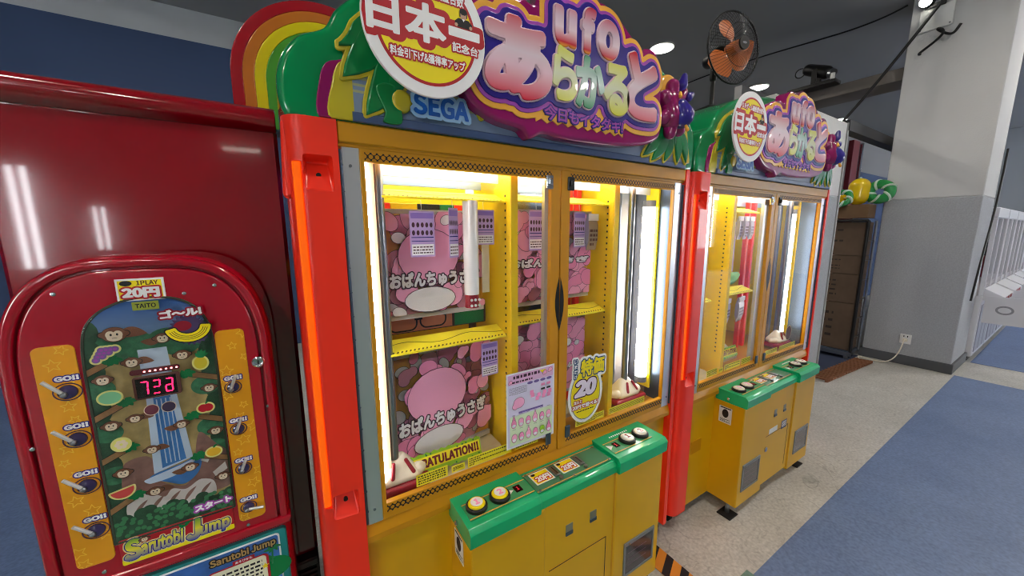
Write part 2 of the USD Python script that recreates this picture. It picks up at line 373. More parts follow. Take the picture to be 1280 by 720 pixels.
# hanging fluorescent strips behind the photographer (they streak the red gloss)
for x0, x1, y, z, lab in ((-2.2, -1.45, -2.7, 2.79, 'hanging fluorescent strip light nearer the red cabinet'), (-.75, -.3, -4.4, 2.75, 'short hanging fluorescent strip light farther back')):
    t = thing('strip_light', lab, 'light', (0, 0, 0))
    part(t, 'housing', bx(x0, x1, y-.05, y+.05, z+.03, z+.08, .005), WHITE); part(t, 'tube', cyl((x0+.03, y, z), (x1-.03, y, z), .02), LAMPW)
    part(t, 'hanger', cyl((x0+.1, y, z+.08), (x0+.1, y, H), .006), STEEL); part(t, 'hanger', cyl((x1-.1, y, z+.08), (x1-.1, y, H), .006), STEEL)

# ------------------------------------------------------------------ claw machine
SUNSET = grad('title_red', 2.09, 2.33, [(0, (222, 40, 66)), (.38, (240, 200, 214)), (.55, (232, 210, 220)), (1, (208, 24, 50))])
SUNUFO = grad('title_ufo', 2.27, 2.42, [(0, (250, 190, 30)), (.12, (206, 26, 50)), (.4, (240, 214, 224)), (.6, (220, 190, 206)), (1, (196, 26, 62))])
LIMEG = grad('title_lime', 2.1, 2.28, [(0, (230, 226, 60)), (.5, (222, 226, 196)), (1, (226, 224, 90))])
MINTG = grad('title_green', 2.1, 2.28, [(0, (0, 140, 84)), (.5, (206, 226, 222)), (1, (10, 140, 90))])
W = 1.488
def column(t, side):
    """Red corner post with two hand pockets; side -1 is the left one."""
    def prof(x_out, r):
        a = [(math.cos(q), math.sin(q)) for q in np.linspace(PI, 1.5*PI, 9)]
        return Polygon([(0, -.02), (0, .17), (-x_out, .17)] + [(-x_out+r+r*c, -.02+r+r*s) for c, s in a])
    P = prof(.12, .05) if side < 0 else affinity.translate(affinity.scale(prof(.055, .04), -1, 1, origin=(0, 0)), W, 0)
    m = man(prism(P, Fr((0, 0, 0), (1, 0, 0), (0, 1, 0)), .09, 1.967))
    if side < 0:
        for z0, z1 in ((1.79, 1.87), (.86, .93)):
            m = m - man(hullspheres([(-.075, -.024, z0+.012, .012), (-.022, -.024, z0+.004, .008), (-.075, -.024, z1, .008), (-.022, -.024, z1, .008), (-.07, .012, z1-.01, .006), (-.028, .012, z1-.01, .006)]))
        m = m - man(bx(-.14, -.085, -.03, -.004, .9, 1.86))
    c = part(t, 'corner_post', tri(m), RED, smooth=25)
    if side < 0:
        part(c, 'amber_strip', bx(-.106, -.086, -.008, .003, .9, 1.86, .003), AMBER, 'translucent amber light strip')
        part(c, 'shoulder_bracket', hullspheres([(-.118, .01, 1.78, .012), (-.118, .15, 1.80, .012), (-.112, .02, 1.95, .01), (-.112, .15, 1.93, .01)]), RED, smooth=30)
        for z in (1.83, .9): part(c, 'screw', cyl((-.048, .012, z), (-.048, .002, z), .006), BLACK)
    return c

def marquee(t, dx, rnd):
    sil = smoothpoly([(1.49, 1.955), (1.48, 1.93), (1.46, 1.925), (-.03, 1.925), (-.05, 1.93), (-.06, 1.955), (-.11, 1.9675), (-.122, 2.04), (-.105, 2.105), (-.065, 2.155), (-.01, 2.185), (.02, 2.235), (.09, 2.295), (.25, 2.365), (.5, 2.415), (.75, 2.43), (1.0, 2.415), (1.25, 2.375), (1.40, 2.305), (1.46, 2.25), (1.49, 2.205), (1.515, 2.17), (1.54, 2.14), (1.552, 2.06), (1.54, 1.9675)], 5)
    q = part(t, 'marquee', prism(sil, front(.34), 0, .35, .05, 6), GREENM, smooth=40)
    F = front(-.0105)
    clip = sil.buffer(-.038).union(sbox(-.04, 1.965, 1.48, 2.05))
    # moulded scenery on the face: magenta edge, gold sheet, sea, palm leaves
    edge = smoothpoly([(-.035, 1.968), (-.03, 2.06), (-.012, 2.10), (.03, 2.12), (.06, 2.18), (.1, 1.968)], 5).intersection(sbox(-1, 1.97, .1, 3))
    part(q, 'magenta_border', prism(edge, F, -.004, .006, .004), MAG, smooth=40)
    sheet = smoothpoly([(-.006, 1.968), (-.002, 2.06), (.012, 2.10), (.03, 2.12), (.02, 2.16), (.035, 2.23), (.10, 2.30), (.3, 2.33), (1.2, 2.33), (1.38, 2.30), (1.45, 2.22), (1.475, 2.12), (1.485, 1.968)], 5).intersection(sbox(-1, 1.97, 3, 3)).intersection(clip)
    part(q, 'gold_border', prism(sheet, F, -.004, .009, .004), GOLDL, smooth=40)
    sea = sheet.buffer(-.022).intersection(sbox(.045, 1.972, 1.46, 3)).union(sbox(.045, 1.97, 1.46, 2.1)).intersection(sheet)
    part(q, 'sea_panel', prism(sea, F, .008, .0105), SEA)
    part(q, 'sea_lines', prism(unary_union([sbox(.045, 2.04+.016*k, 1.46, 2.046+.016*k) for k in range(12)]).intersection(sea), F, .0104, .0112), SEAD)
    part(q, 'deep_sea_lip', prism(sbox(.04, 1.968, 1.47, 1.992), F, .004, .016, .004), DEEP)
    leaves = [(.10, 2.30, .018, 2.14, .09), (.14, 2.27, .022, 2.07, .085), (.17, 2.22, .072, 1.985, .085), (.16, 2.24, .13, 2.0, .05), (.33, 2.24, .41, 2.03, .06), (.30, 2.28, .45, 2.10, .06),
              (1.30, 2.14, 1.16, 1.995, .055), (1.32, 2.13, 1.215, 1.98, .06), (1.34, 2.12, 1.30, 1.985, .05), (1.37, 2.13, 1.39, 1.985, .055), (1.39, 2.13, 1.455, 1.99, .05)]
    for k, a in enumerate(leaves):
        L = leafshape(*a).intersection(clip.buffer(-.009)); part(q, 'leaf_edge', prism(L.buffer(.009).intersection(clip), F, .009+.0006*k, .015+.0006*k, .003), GOLDL, smooth=40)
        part(q, 'palm_leaf', prism(L, F, .012+.0006*k, .022+.0006*k, .006), LEAFG, smooth=40)
    part(q, 'palm_trunk', prism(smoothpoly([(.10, 2.06), (.12, 2.0), (.115, 1.975), (.16, 1.975), (.165, 2.0), (.145, 2.07)]), F, .012, .026, .006), LEAFG, smooth=40)
    part(q, 'coconut', prism(ell(.165, 2.035, .03), F, .012, .03, .012), GOLDL, smooth=40)
    g = word('SEGA', .277, 2.034, .055, 3, .165)
    part(q, 'maker_lettering', prism(g.buffer(.009, join_style=2), F, .03, .0312), mat('sega_pale', (150, 190, 226), .35)); part(q, 'maker_lettering', prism(g, F, .031, .0322), INKBLUE)
    # title board
    gl = [('u', .646, 2.275, .738, 2.392, SUNUFO), ('f', .760, 2.277, .823, 2.421, SUNUFO), ('o', .833, 2.279, .941, 2.407, SUNUFO),
          ('あ', .393, 2.087, .639, 2.315, SUNSET), ('ら', .640, 2.111, .746, 2.277, LIMEG), ('か', .738, 2.105, .873, 2.272, MINTG), ('る', .868, 2.103, 1.003, 2.278, LIMEG), ('と', .985, 2.106, 1.165, 2.340, SUNSET)]
    G = [fit(txt(c, 13 if c in 'ufo' else 11, 200), a, b, d, e) for c, a, b, d, e, _ in gl]
    U = unary_union(G); sub = sbox(.60, 2.05, .985, 2.10)
    hole = lambda q: unary_union([Polygon(g.exterior) for g in geoms(q)])
    r1 = hole(U.buffer(.020).buffer(.02).buffer(-.02)); r2 = hole(r1.buffer(.012)); zig = Polygon([(.57, 2.10)] + [(.585+.0225*k, 2.035+(.012 if k % 2 else 0)) for k in range(19)] + [(1.0, 2.10)]); r3 = hole(r2.buffer(.017).union(zig))
    board = hole(smoothpoly([(.335, 2.09), (.352, 2.2), (.345, 2.27), (.372, 2.315), (.43, 2.343), (.50, 2.36), (.535, 2.385), (.575, 2.378), (.612, 2.40), (.63, 2.445), (.69, 2.455), (.74, 2.452), (.78, 2.478), (.84, 2.475), (.88, 2.455), (.94, 2.452), (.975, 2.41), (.985, 2.372), (1.03, 2.385), (1.06, 2.362), (1.12, 2.383), (1.17, 2.37), (1.20, 2.31), (1.212, 2.2), (1.222, 2.1), (1.20, 2.055), (1.12, 2.025), (1.0, 2.008), (.86, 2.0), (.7, 1.998), (.62, 2.003), (.565, 1.982), (.535, 2.006), (.45, 2.018), (.38, 2.045)], 5).union(r3.buffer(.012)))
    B = front(-.03)
    k = part(t, 'title_board', prism(board, B, -.02, .038, .018, 5), MAG, 'moulded purple title board', smooth=45)
    part(k, 'apricot_band', prism(r3, B, .036, .041, .002), INKORG, smooth=40); part(k, 'violet_band', prism(r2, B, .040, .044, .002), INKVIO, smooth=40); part(k, 'navy_band', prism(r1, B, .043, .047, .002), INKNAVY, smooth=40)
    rim = mat('letter_rim', (226, 190, 206), .25, coat=.4)
    for (c, *_, m), g in zip(gl, G):
        l_ = part(k, 'letter_rim', prism(g.buffer(.004), B, .046, .052, .003), rim, smooth=40); part(k, 'letter', prism(g, B, .050, .056, .003), m, smooth=40)
    s = fit(txt('今日もイタダキ!', 2), .615, 2.047, .985, 2.092)
    part(k, 'subtitle', prism(s.buffer(.0035), B, .041, .0445), INKNAVY); part(k, 'subtitle', prism(s.buffer(-.0005), B, .0440, .0455), INKVIO)
    # moulded cluster of purple blossom beside the board
    fl = part(t, 'blossom_cluster', [hullspheres([(1.30, -.055, 2.16, .055), (1.33, -.05, 2.20, .05), (1.29, -.05, 2.22, .045)]), *[hullspheres([(1.31+.04*math.cos(a), -.05, 2.19+.05*math.sin(a), .03), (1.31+.070*math.cos(a), -.055, 2.19+.095*math.sin(a), .028)]) for a in np.arange(0, 2*PI, PI/3.5)]], MAG, 'purple moulded blossom', smooth=40)
    part(fl, 'blossom_centre', hullspheres([(1.325, -.085, 2.16, .05), (1.31, -.085, 2.19, .035)]), INKNAVY, smooth=40)
    part(fl, 'blossom_petal', [hullspheres([(1.33, -.075, 2.285, .022), (1.335, -.08, 2.32, .012)]), hullspheres([(1.385, -.07, 2.25, .020), (1.405, -.07, 2.262, .014)])], INKNAVY, smooth=40)
    part(fl, 'blossom_bud', [hullspheres([(1.28, -.105, 2.225, .008), (1.285, -.1, 2.24, .006)]), hullspheres([(1.37, -.10, 2.15, .008), (1.365, -.09, 2.165, .006)]), hullspheres([(1.325, -.115, 2.10, .008), (1.322, -.11, 2.115, .006)])], INKORG, smooth=40)
    part(t, 'coconut_moon', prism(ell(1.31, 2.265, .07, .075), front(-.005), -.01, .03, .015), INKORG, smooth=40)

def hexband(x0, x1, z0, z1, d):
    b = sbox(x0, z0, x1, z1); n = int((x1-x0)/d); r = d*.39; hs = []
    for k in range(n+1):
        hs.append(Polygon([(x0+d*k + r*math.cos(a), (z0+z1)/2 + r*math.sin(a)) for a in np.arange(6)*PI/3+PI/6]))
        hs += [Polygon([(x0+d*(k+.5) + r*math.cos(a), z + r*math.sin(a)) for a in np.arange(6)*PI/3+PI/6]) for z in (z0+d*.0, z1-d*.0)]
    return b.difference(unary_union(hs))

def door(t, x0, x1, left):
    z0, z1 = .79, 1.908
    gx0, gx1 = (x0+.065, x1-.045) if left else (x0+.045, x1-.065)
    out = sbox(x0+.052, z0, x1-.002, z1) if left else sbox(x0+.002, z0, x1-.062, z1)
    hole = sbox(gx0, .842, gx1, 1.872)
    d = part(t, 'door', prism(out.difference(hole), front(.012), 0, .018, .003), YELD, smooth=30)
    part(d, 'glass_pane', bx(gx0-.01, gx1+.01, .006, .010, .80, 1.905), GLASS, 'clear glass pane')
    hx0, hx1 = (x0+.052, x1-.002) if left else (x0+.002, x1-.062)
    part(d, 'hinge_plate', bx(x0+.008, x0+.052, -.006, .012, z0, z1, .002) if left else bx(x1-.062, x1-.008, -.006, .012, z0, z1, .002), mat('hinge_chrome', (226, 228, 232), .34, metal=.85), 'polished metal hinge plate')
    hx = x0+.004 if left else x1-.004
    part(d, 'hinge', [cyl((hx, -.008, z0+.01), (hx, -.008, z1-.01), .005, n=10)] + [cyl((hx, -.008, z), (hx, -.008, z+.002), .007, n=10) for z in np.linspace(z0+.05, z1-.05, 16)], DKSTEEL)
    for zz in (z1-.05, z0+.05): part(d, 'screw', cyl((hx+.024*(1 if left else -1), -.005, zz), (hx+.024*(1 if left else -1), -.010, zz), .004), STEEL)
    part(d, 'pattern_band', prism(hexband(gx0, gx1, 1.876, 1.897, .0165), front(-.0062), 0, .0006), INK); part(d, 'pattern_band', prism(hexband(gx0, gx1, .812, .836, .0165), front(-.0062), 0, .0006), INK)
    part(d, 'edge_channel', bx(gx1-(.016 if d.endswith('claw_machine/door') else .05), gx1, .012, .03, .85, 1.87) if left else bx(gx0, gx0+.012, .012, .04, .85, 1.87), mat('alu_channel', (214, 216, 220), .3, metal=.7))
    lx = x1-.05 if left else x0+.05
    part(d, 'latch', [bx(lx-.02, lx+.012, -.012, .0, 1.835, 1.885, .003), bx(lx-.013, lx+.005, -.02, -.01, 1.85, 1.872, .003)], CHROME if left else BLACK, 'square lock at the top of the door')
    part(d, 'latch', [bx(lx-.012, lx+.014, -.014, -.005, .832, .885, .003)], DKSTEEL)
    hz = Polygon([(lx+(.05 if left else -.05)*1.0 + (-.003 if left else .003), z) for z in (1.52,)] + [((x1 if left else x0) + (-1 if left else 1)*.021*math.sin(PI*q), 1.30+.22*q) for q in np.linspace(0, 1, 12)])
    part(d, 'finger_grip', prism(hz.buffer(0), front(-.0062), 0, .001), BLACK)
    return d

def console(t, dx):
    F = front(-.12)
    body = [bx(.282, .575, -.157, .02, .072, .70, .004), bx(.57, .945, -.148, .02, .09, .70, .004), bx(.94, 1.242, -.157, .02, .072, .70, .004)]
    c = part(t, 'console', body, YEL, 'yellow control box', smooth=30)
    part(c, 'corner_bevel', bx(.936, .952, -.153, -.1, .09, .70, .004), YELD); part(c, 'corner_bevel', bx(.566, .578, -.153, -.1, .09, .70, .004), YELD)
    def deck(x0, x1, y0, z0, z1, n):
        P = Polygon([(y0, z0), (y0-.002, z1-.016), (y0+.012, z1), (.004, z1+.003), (.004, z0)])   # section in y-z
        m = prism(P.buffer(-.006).buffer(.006, 4), Fr((x0, 0, 0), (0, 1, 0), (0, 0, 1)), 0, x1-x0, .008)
        return part(t, n, m, GREEN, 'emerald green moulded button deck', smooth=35)
    deckL = deck(.272, .548, -.172, .700, .766, 'button_deck'); deckM = deck(.546, .944, -.155, .700, .750, 'coin_deck'); deckR = deck(.942, 1.25, -.172, .700, .766, 'button_deck')
    deckp = mat('deck_print_green', (64, 150, 96), .3, coat=.5)
    for D, x0, x1 in ((deckL, .292, .545), (deckR, .955, 1.19)):
        U = Fr((0, 0, .7672), (1, 0, 0), (0, 1, 0)); part(D, 'deck_plate', prism(sbox(x0, -.135, x1, -.052), U, 0, .0015), deckp)
        part(D, 'deck_stripe', prism(unary_union([sbox(x0, y, x1, y+.003) for y in (-.131, -.061)]), U, .0014, .002), INKORG)
    for D, x, n, pl in ((deckL, .335, '1', 1), (deckL, .425, '2', 1), (deckR, 1.075, '1', 0), (deckR, 1.16, '2', 0)):
        part(D, 'button_ring', lathe([(0, 0), (.037, 0), (.037, .012), (.033, .016), (.030, .016), (.030, .01), (0, .01)]).apply_translation((x, -.09, .767)), BLACK, smooth=40)
        b = part(D, 'push_button', lathe([(0, .0), (.0295, 0), (.0295, .016), (.027, .020), (0, .0225)]).apply_translation((x, -.09, .767)), INKYEL if pl and dx < 1 else CREAM, smooth=40)
        cv = Fr((x, -.09, .7897), (1, 0, 0), (0, 1, 0)); part(D, 'button_face', [prism(ell(0, 0, .021), cv, -.0008, .0002)], WHITE)
        part(D, 'button_number', prism(word(n, 0, 0, .026, 4), cv, .0002, .0008), PINKD if pl else MAROON)
    for D, x in ((deckL, .50), (deckR, 1.005)):
        part(D, 'credit_display', bx(x-.014, x+.014, -.105, -.072, .767, .7695), mat('display_dark', (40, 8, 16), .15), 'small red digit display')
        part(D, 'display_digit', prism(word('1', x, -.088, .016, 1), Fr((0, 0, .7696), (1, 0, 0), (0, 1, 0)), 0, .0004), mat('led_dim', (200, 20, 50), .4, emit=.6))
        part(D, 'arrow_mark', prism(Polygon([(x-.045, -.105), (x-.018, -.088), (x-.045, -.072)]), Fr((0, 0, .7684), (1, 0, 0), (0, 1, 0)), 0, .0006), WHITE)
    U = Fr((0, 0, .7525), (1, 0, 0), (0, 1, 0)); part(deckM, 'coin_plate', prism(sbox(.56, -.135, .93, -.022), U, 0, .002), mat('coin_plate', (70, 128, 92), .35, coat=.3))
    part(deckM, 'deck_stripe', prism(unary_union([sbox(.56, y, .93, y+.003) for y in (-.13, -.03)]), U, .0018, .0025), INKORG)
    for x in (.63, .755):
        s = part(deckM, 'price_sticker', prism(sbox(x-.05, -.1, x+.035, -.035), U, .002, .0026), WHITE); f2 = U
        part(deckM, 'price_print', prism(sbox(x-.045, -.096, x+.03, -.039), U, .0026, .003), INKYEL)
        g = word('20円', x-.006, -.076, .03, 4, .062); part(deckM, 'price_print', prism(g.buffer(.004), U, .003, .0034), INKRED); part(deckM, 'price_print', prism(g, U, .0034, .0038), INKWHITE)
        part(deckM, 'price_print', prism(ell(x-.034, -.046, .009, .006), U, .003, .0034), INK)
        part(deckM, 'coin_slot', [bx(x+.038, x+.062, -.1, -.045, .7545, .763, .002)], STEEL); part(deckM, 'coin_slit', bx(x+.049, x+.052, -.092, -.053, .7625, .7635), BLACK)
        part(deckM, 'return_lever', cyl((x+.05, -.115, .7545), (x+.05, -.115, .764), .008), STEEL)
    for x in (.572, .735, .92):
        for y in (-.128, -.03): part(deckM, 'screw', cyl((x, y, .754), (x, y, .7565), .005, n=12), CHROME)
    part(deckR, 'deck_lettering', prism(unary_union([Polygon([(1.02+.012*k, -.038), (1.027+.012*k, -.038), (1.030+.012*k, -.030), (1.023+.012*k, -.030)]) for k in range(10)]), Fr((0, 0, .7685), (1, 0, 0), (0, 1, 0)), 0, .0005), INKWHITE)
    # prize chutes with dark clear flaps
    for x0, x1 in ((.318, .52), (1.004, 1.206)):
        f = part(c, 'prize_flap', prism(sbox(x0, .165, x1, .335).difference(sbox(x0+.012, .177, x1-.012, .318)), front(-.157), 0, .006, .002), GREYP, 'grey framed prize flap')
        part(c, 'flap_window', prism(sbox(x0+.012, .177, x1-.012, .318), front(-.157), 0, .003), mat('smoked_flap', (58, 56, 64), .12, coat=.5))
        part(c, 'flap_print', prism(unary_union([sbox(x0+.03, .215+.03*k, x1-.05, .2165+.03*k) for k in range(3)]), front(-.157), .003, .0034), mat('flap_print', (120, 90, 110), .5))
        for x in (x0+.03, x1-.03): part(c, 'screw', cyl((x, -.162, .327), (x, -.166, .327), .004, n=10), CHROME)
    for x in (.697, .822):
        part(c, 'coin_return', [bx(x-.018, x+.018, -.1492, -.14, .533, .577, .001)], mat('coin_cup', (150, 146, 130), .4, metal=.6)); part(c, 'coin_return_lip', bx(x-.018, x+.018, -.152, -.146, .530, .545, .001), DKSTEEL)
    part(c, 'service_door_gap', [bx(.897, .901, -.1488, -.147, .13, .42), bx(.60, .901, -.1488, -.147, .418, .421)], INK)
    for z in (.655,):
        part(c, 'side_sticker', prism(rrect(.018, .565, .09, .665, .004), Fr((.282, 0, 0), (0, -1, 0), (0, 0, 1)), 0, .0006), WHITE)
        part(c, 'side_sticker_print', prism(unary_union([ell(.054, .625, .018, .026), scrawl(.026, .572, .082, .592, 3, random.Random(3)), sbox(.024, .655, .084, .661)]), Fr((.282, 0, 0), (0, -1, 0), (0, 0, 1)), .0006, .001), INK)
        part(c, 'side_knob', lathe([(0, 0), (.008, 0), (.008, .006), (.004, .010), (0, .010)]).apply_transform(trimesh.transformations.rotation_matrix(-PI/2, (0, 1, 0))).apply_translation((.272, -.07, .725)), CHROME, smooth=40)
    if dx > 1:
        part(c, 'lock', lathe([(0, 0), (.016, 0), (.016, .006), (.01, .009), (0, .009)]).apply_transform(trimesh.transformations.rotation_matrix(PI/2, (1, 0, 0))).apply_translation((.608, -.148, .335)), CHROME, smooth=40)
        part(c, 'white_label', bx(.635, .745, -.1495, -.147, .425, .458), WHITE); part(c, 'blue_label', prism(sbox(.80, .41, .875, .465), front(-.1485), 0, .001), mat('label_blue', (40, 60, 110), .5)); part(c, 'label_print', prism(scrawl(.807, .42, .868, .46, 4, random.Random(5)), front(-.1485), .001, .0014), INKWHITE)
    for x in (.30, 1.2):
        l_ = part(t, 'levelling_foot', cyl((x, -.105, .006), (x, -.105, .09), .012), STEEL); part(l_, 'foot_plate', bx(x-.05, x+.04, -.15, -.07, 0, .008, .002), RUBBER)

def crane(t, x, y, z, flip=1, cut=''):
    c = part(t, 'crane_head', [hullspheres([(x-.055, y-.01, z+.045, .02), (x+.055, y-.01, z+.045, .02), (x-.055, y+.05, z+.045, .02), (x+.055, y+.05, z+.045, .02), (x-.025, y+.02, z+.10, .018), (x+.02, y+.02, z+.10, .018)]),
        hullspheres([(x+.07, y, z+.05, .024), (x+.09, y+.02, z+.045, .02)]), hullspheres([(x-.07, y, z+.05, .022), (x-.085, y+.02, z+.045, .02)])], CREAM, 'white crane head on its red base', smooth=40)
    part(c, 'crane_base', rbox(x-.105, x+.11, y-.04, y+.075, z, z+.032, .012), MAROON, smooth=40)
    part(c, 'crane_stripe', [hullspheres([(x-.02, y-.026, z+.06, .007), (x-.012, y-.012, z+.10, .006)]), hullspheres([(x+.05, y-.022, z+.06, .007), (x+.03, y-.006, z+.10, .006)])], MAROON, smooth=40)

def awning(t, x0, x1, z, y0=.07):
    P = [(y0, z), (y0, z+.006), (y0+.075, z+.034), (y0+.075, z+.029)]
    m = prism(Polygon(P), Fr((x0, 0, 0), (0, 1, 0), (0, 0, 1)), 0, x1-x0); a = part(t, 'awning', m, YLEM, 'lemon yellow folded card awning')
    L = math.hypot(.075, .028); F = Fr((x0, y0, z+.006), (1, 0, 0), (0, .075/L, .028/L)); wv = LineString([(u, L*.55 + .012*math.sin(u*26)) for u in np.linspace(0, x1-x0, 60)]).buffer(.001)
    part(a, 'awning_line', prism(wv, F, .0002, .0008), mat('awning_ink', (96, 84, 10), .6))
    part(a, 'awning_teeth', prism(unary_union([Polygon([(u, .004), (u+.006, .013), (u+.010, .010), (u+.006, .004)]) for u in np.arange(.01, x1-x0-.02, .014)]), F, .0002, .0008), mat('awning_ink'))
    return a

def claw_machine(dx, label, px, first):
    t = thing('claw_machine', label, 'claw machine', (dx, 0, 0), group='yellow claw machines')
    rnd = random.Random(7)
    column(t, -1); column(t, 1)
    part(t, 'header', [bx(0, W, -.016, .1, 1.914, 1.967, .004), bx(0, W, -.008, .05, 1.905, 1.916, .002)], YELD, smooth=30)
    part(t, 'sill', [prism(Polygon([(-.012, .735), (-.012, .755), (0, .79), (.06, .79), (.06, .735)]), Fr((0, 0, 0), (0, 1, 0), (0, 0, 1)), 0, W)], YELD)
    part(t, 'lower_panel', bx(.0, W, .015, .04, .07, .735, .003), YEL, smooth=30)
    part(t, 'access_plate', bx(.07, .17, .011, .016, .395, .475, .002), YELD)
    part(t, 'side_wall', bx(-.11, -.09, .17, .86, .09, 1.94, .004), mat('side_dark', (40, 24, 40), .3)); part(t, 'side_wall', bx(W+.02, W+.04, .17, .86, .09, 1.94, .004), WHITE)
    sp = Fr((-.11, 0, 0), (0, -1, 0), (0, 0, 1)); cv = Canvas(t, sp)
    for k in range(70):
        y, z = rnd.uniform(-.84, -.19), rnd.uniform(.3, 1.85); s = rnd.uniform(.02, .06)
        cv.add('side_graphic', ell(y, z, s, s*rnd.uniform(.5, 1), rnd.uniform(0, 180)), rnd.choice([INKORG, INKNAVY, MAG, INKYEL, LEAFG, INKVIO]))
    cv.flush()
    part(t, 'back_wall', bx(-.1, W+.03, .86, .90, .09, 1.94), mat('cabinet_back', (120, 118, 112), .6)); part(t, 'underframe', bx(.0, W, .05, .86, .09, .13), BLACK)
    for x in (-.05, W+.02):
        for y in (.06, .8):
            l_ = part(t, 'caster', cyl((x-.012, y, .032), (x+.012, y, .032), .032), RUBBER); part(l_, 'caster_fork', bx(x-.018, x+.018, y-.02, y+.02, .05, .095, .003), STEEL)
    door(t, 0, .746, True); door(t, .747, W, False)
    marquee(t, dx, rnd); console(t, dx)
    # ---- inside
    part(t, 'inner_floor', bx(.02, W-.02, .03, .86, .79, .805), YELD)
    part(t, 'inner_ceiling', bx(.02, W-.02, .05, .86, 1.925, 1.94), WHITE)
    part(t, 'prize_tray', prism(Polygon([(.15, .806), (.15, .826), (.30, .93), (.38, .93), (.38, .806)]), Fr((px[0]-.01+.03 if first else px[0]+.02, 0, 0), (0, 1, 0), (0, 0, 1)), 0, .40), BEIGE, 'pale sloping prize tray')
    part(t, 'prize_tray', prism(Polygon([(.055, .806), (.055, .808), (.11, .829), (.36, .829), (.36, .806)]), Fr((.12 if first else .10, 0, 0), (0, 1, 0), (0, 0, 1)), 0, .42 if first else .22), BEIGE)
    for x, y1 in zip(px if first else px[:1], (.34, .40)):
        q = part(t, 'partition', bx(x, x+.016, .045, y1, .806, 1.925, .002), YELI); part(q, 'peg_holes', [bx(x-.001, x, .075, .083, z, z+.008) for z in np.arange(.95, 1.83, .026)] , INK)
        part(q, 'partition_lip', bx(x, x+.03, .04, .046, .806, 1.925, .001), YELI)
    part(t, 'back_panel', bx(.06, px[0], .42, .43, .81, 1.92), YELI)
    part(t, 'mirror_back', bx(px[0]+.02, W-.03, .60, .61, .81, 1.92), mat('mirror', (150, 150, 156), .15, metal=1.))
    for x in ((px[1]-.088, px[1]-.036) if first else (.955, 1.035)): part(t, 'red_post', rbox(x, x+.03, .24, .27, .82, 1.91, .006), RED, smooth=30)
    # coloured lining blocks behind the prizes
    for x, w_, m in ((.13, .07, RED), (.20, .10, YELI), (.30, .09, BLACK), (.39, .06, INKGRN), (.45, .04, RED)):
        if first: part(t, 'lining_block', bx(x, x+w_, .30, .34, 1.72, 1.79, .002), m)
    for x0, x1, z in ((.115, px[0]-.004, 1.787), (.115, px[0]-.004, 1.287), (px[0]+.035, px[1]-.004, 1.792), (px[0]+.035, px[1]-.004, 1.322)) if first else ((.05, px[0]-.1, 1.787), (px[0]+.035, .735, 1.787), (px[0]+.035, .745, 1.29), (.05, px[0]-.1, 1.275)): awning(t, x0, x1, z)
    # lamps
    part(t, 'lamp_tube', cyl((.076, .05, .86), (.076, .05, 1.88), .0065), LAMP, 'narrow white lamp tube by the left post'); part(t, 'lamp_holder', [bx(.062, .068, .03, .07, .84, 1.9), bx(.062, .1, .062, .068, .84, 1.9)], mat('peach', (226, 186, 150), .4))
    part(t, 'lamp_tube', cyl((1.40, .11, .93), (1.40, .11, 1.80), .030) if first else cyl((1.30, .10, .93), (1.30, .10, 1.80), .013), LAMP, 'thick bright lamp tube at the right' if first else 'slim bright lamp tube at the right')
    if not first:
        part(t, 'yellow_liner', bx(1.325, 1.45, .13, .14, .806, 1.92), YELI); o = part(t, 'oval_sticker', prism(ell(1.134, .97, .045, .055), front(-.0072), 0, .0006), BEIGE); part(o, 'sticker_print', prism(ell(1.134, .97, .040, .050), front(-.0078), 0, .0004), mat('oval_brown', (84, 40, 44), .5))
    else: part(t, 'lamp_reflector', [bx(1.436, 1.447, .085, .158, .86, 1.9)], INKYEL)
    part(t, 'inner_side', bx(1.462, 1.474, .03, .60, .806, 1.925), STEEL if first else YELI); part(t, 'grey_liner', bx(1.19, 1.455, .24, .25, .806, 1.92), mat('liner_lilac', (150, 146, 156), .35)); part(t, 'rear_post', bx(1.45, 1.462, .03, .12, .806, 1.92), DKSTEEL)
    lx, ly = (1.40, .11) if first else (1.30, .10); part(t, 'lamp_holder', cyl((lx, ly, .90), (lx, ly, .93), .03 if first else .016), GREYP); part(t, 'lamp_holder', cyl((lx, ly, 1.80), (lx, ly, 1.83), .03 if first else .016), GREYP)
    for y, z in ((.075, 1.905), (.16, 1.90), (.24, 1.905), (.34, 1.905)): part(t, 'ceiling_tube', cyl((.12, y, z), (W-.12, y, z), .011), LAMPF if y < .1 else LAMP if y > .3 else LAMPW)
    part(t, 'ceiling_rail', [bx(.06, W-.06, .13, .14, 1.86, 1.90), bx(.06, W-.06, .27, .285, 1.85, 1.90)], mat('pale_rail', (196, 206, 222), .3, metal=.4))
    # cranes on their posts
    part(t, 'crane_post', cyl((.114, .085, .93), (.114, .085, 1.89), .0165), STEEL, 'grey upright post of the left crane', smooth=40)
    crane(t, .118, .07, .822) if first else None
    part(t, 'crane_post', [cyl((1.285, .12, .93), (1.285, .12, 1.91), .016), cyl((1.325, .15, .86), (1.325, .15, 1.91), .012), cyl((1.25, .17, .86), (1.25, .17, 1.91), .014)], STEEL, 'polished upright posts of the right crane', smooth=40)
    crane(t, 1.285, .10, .822)
    part(t, 'rear_column', bx(1.16, 1.20, .30, .34, .81, 1.92), YELI)
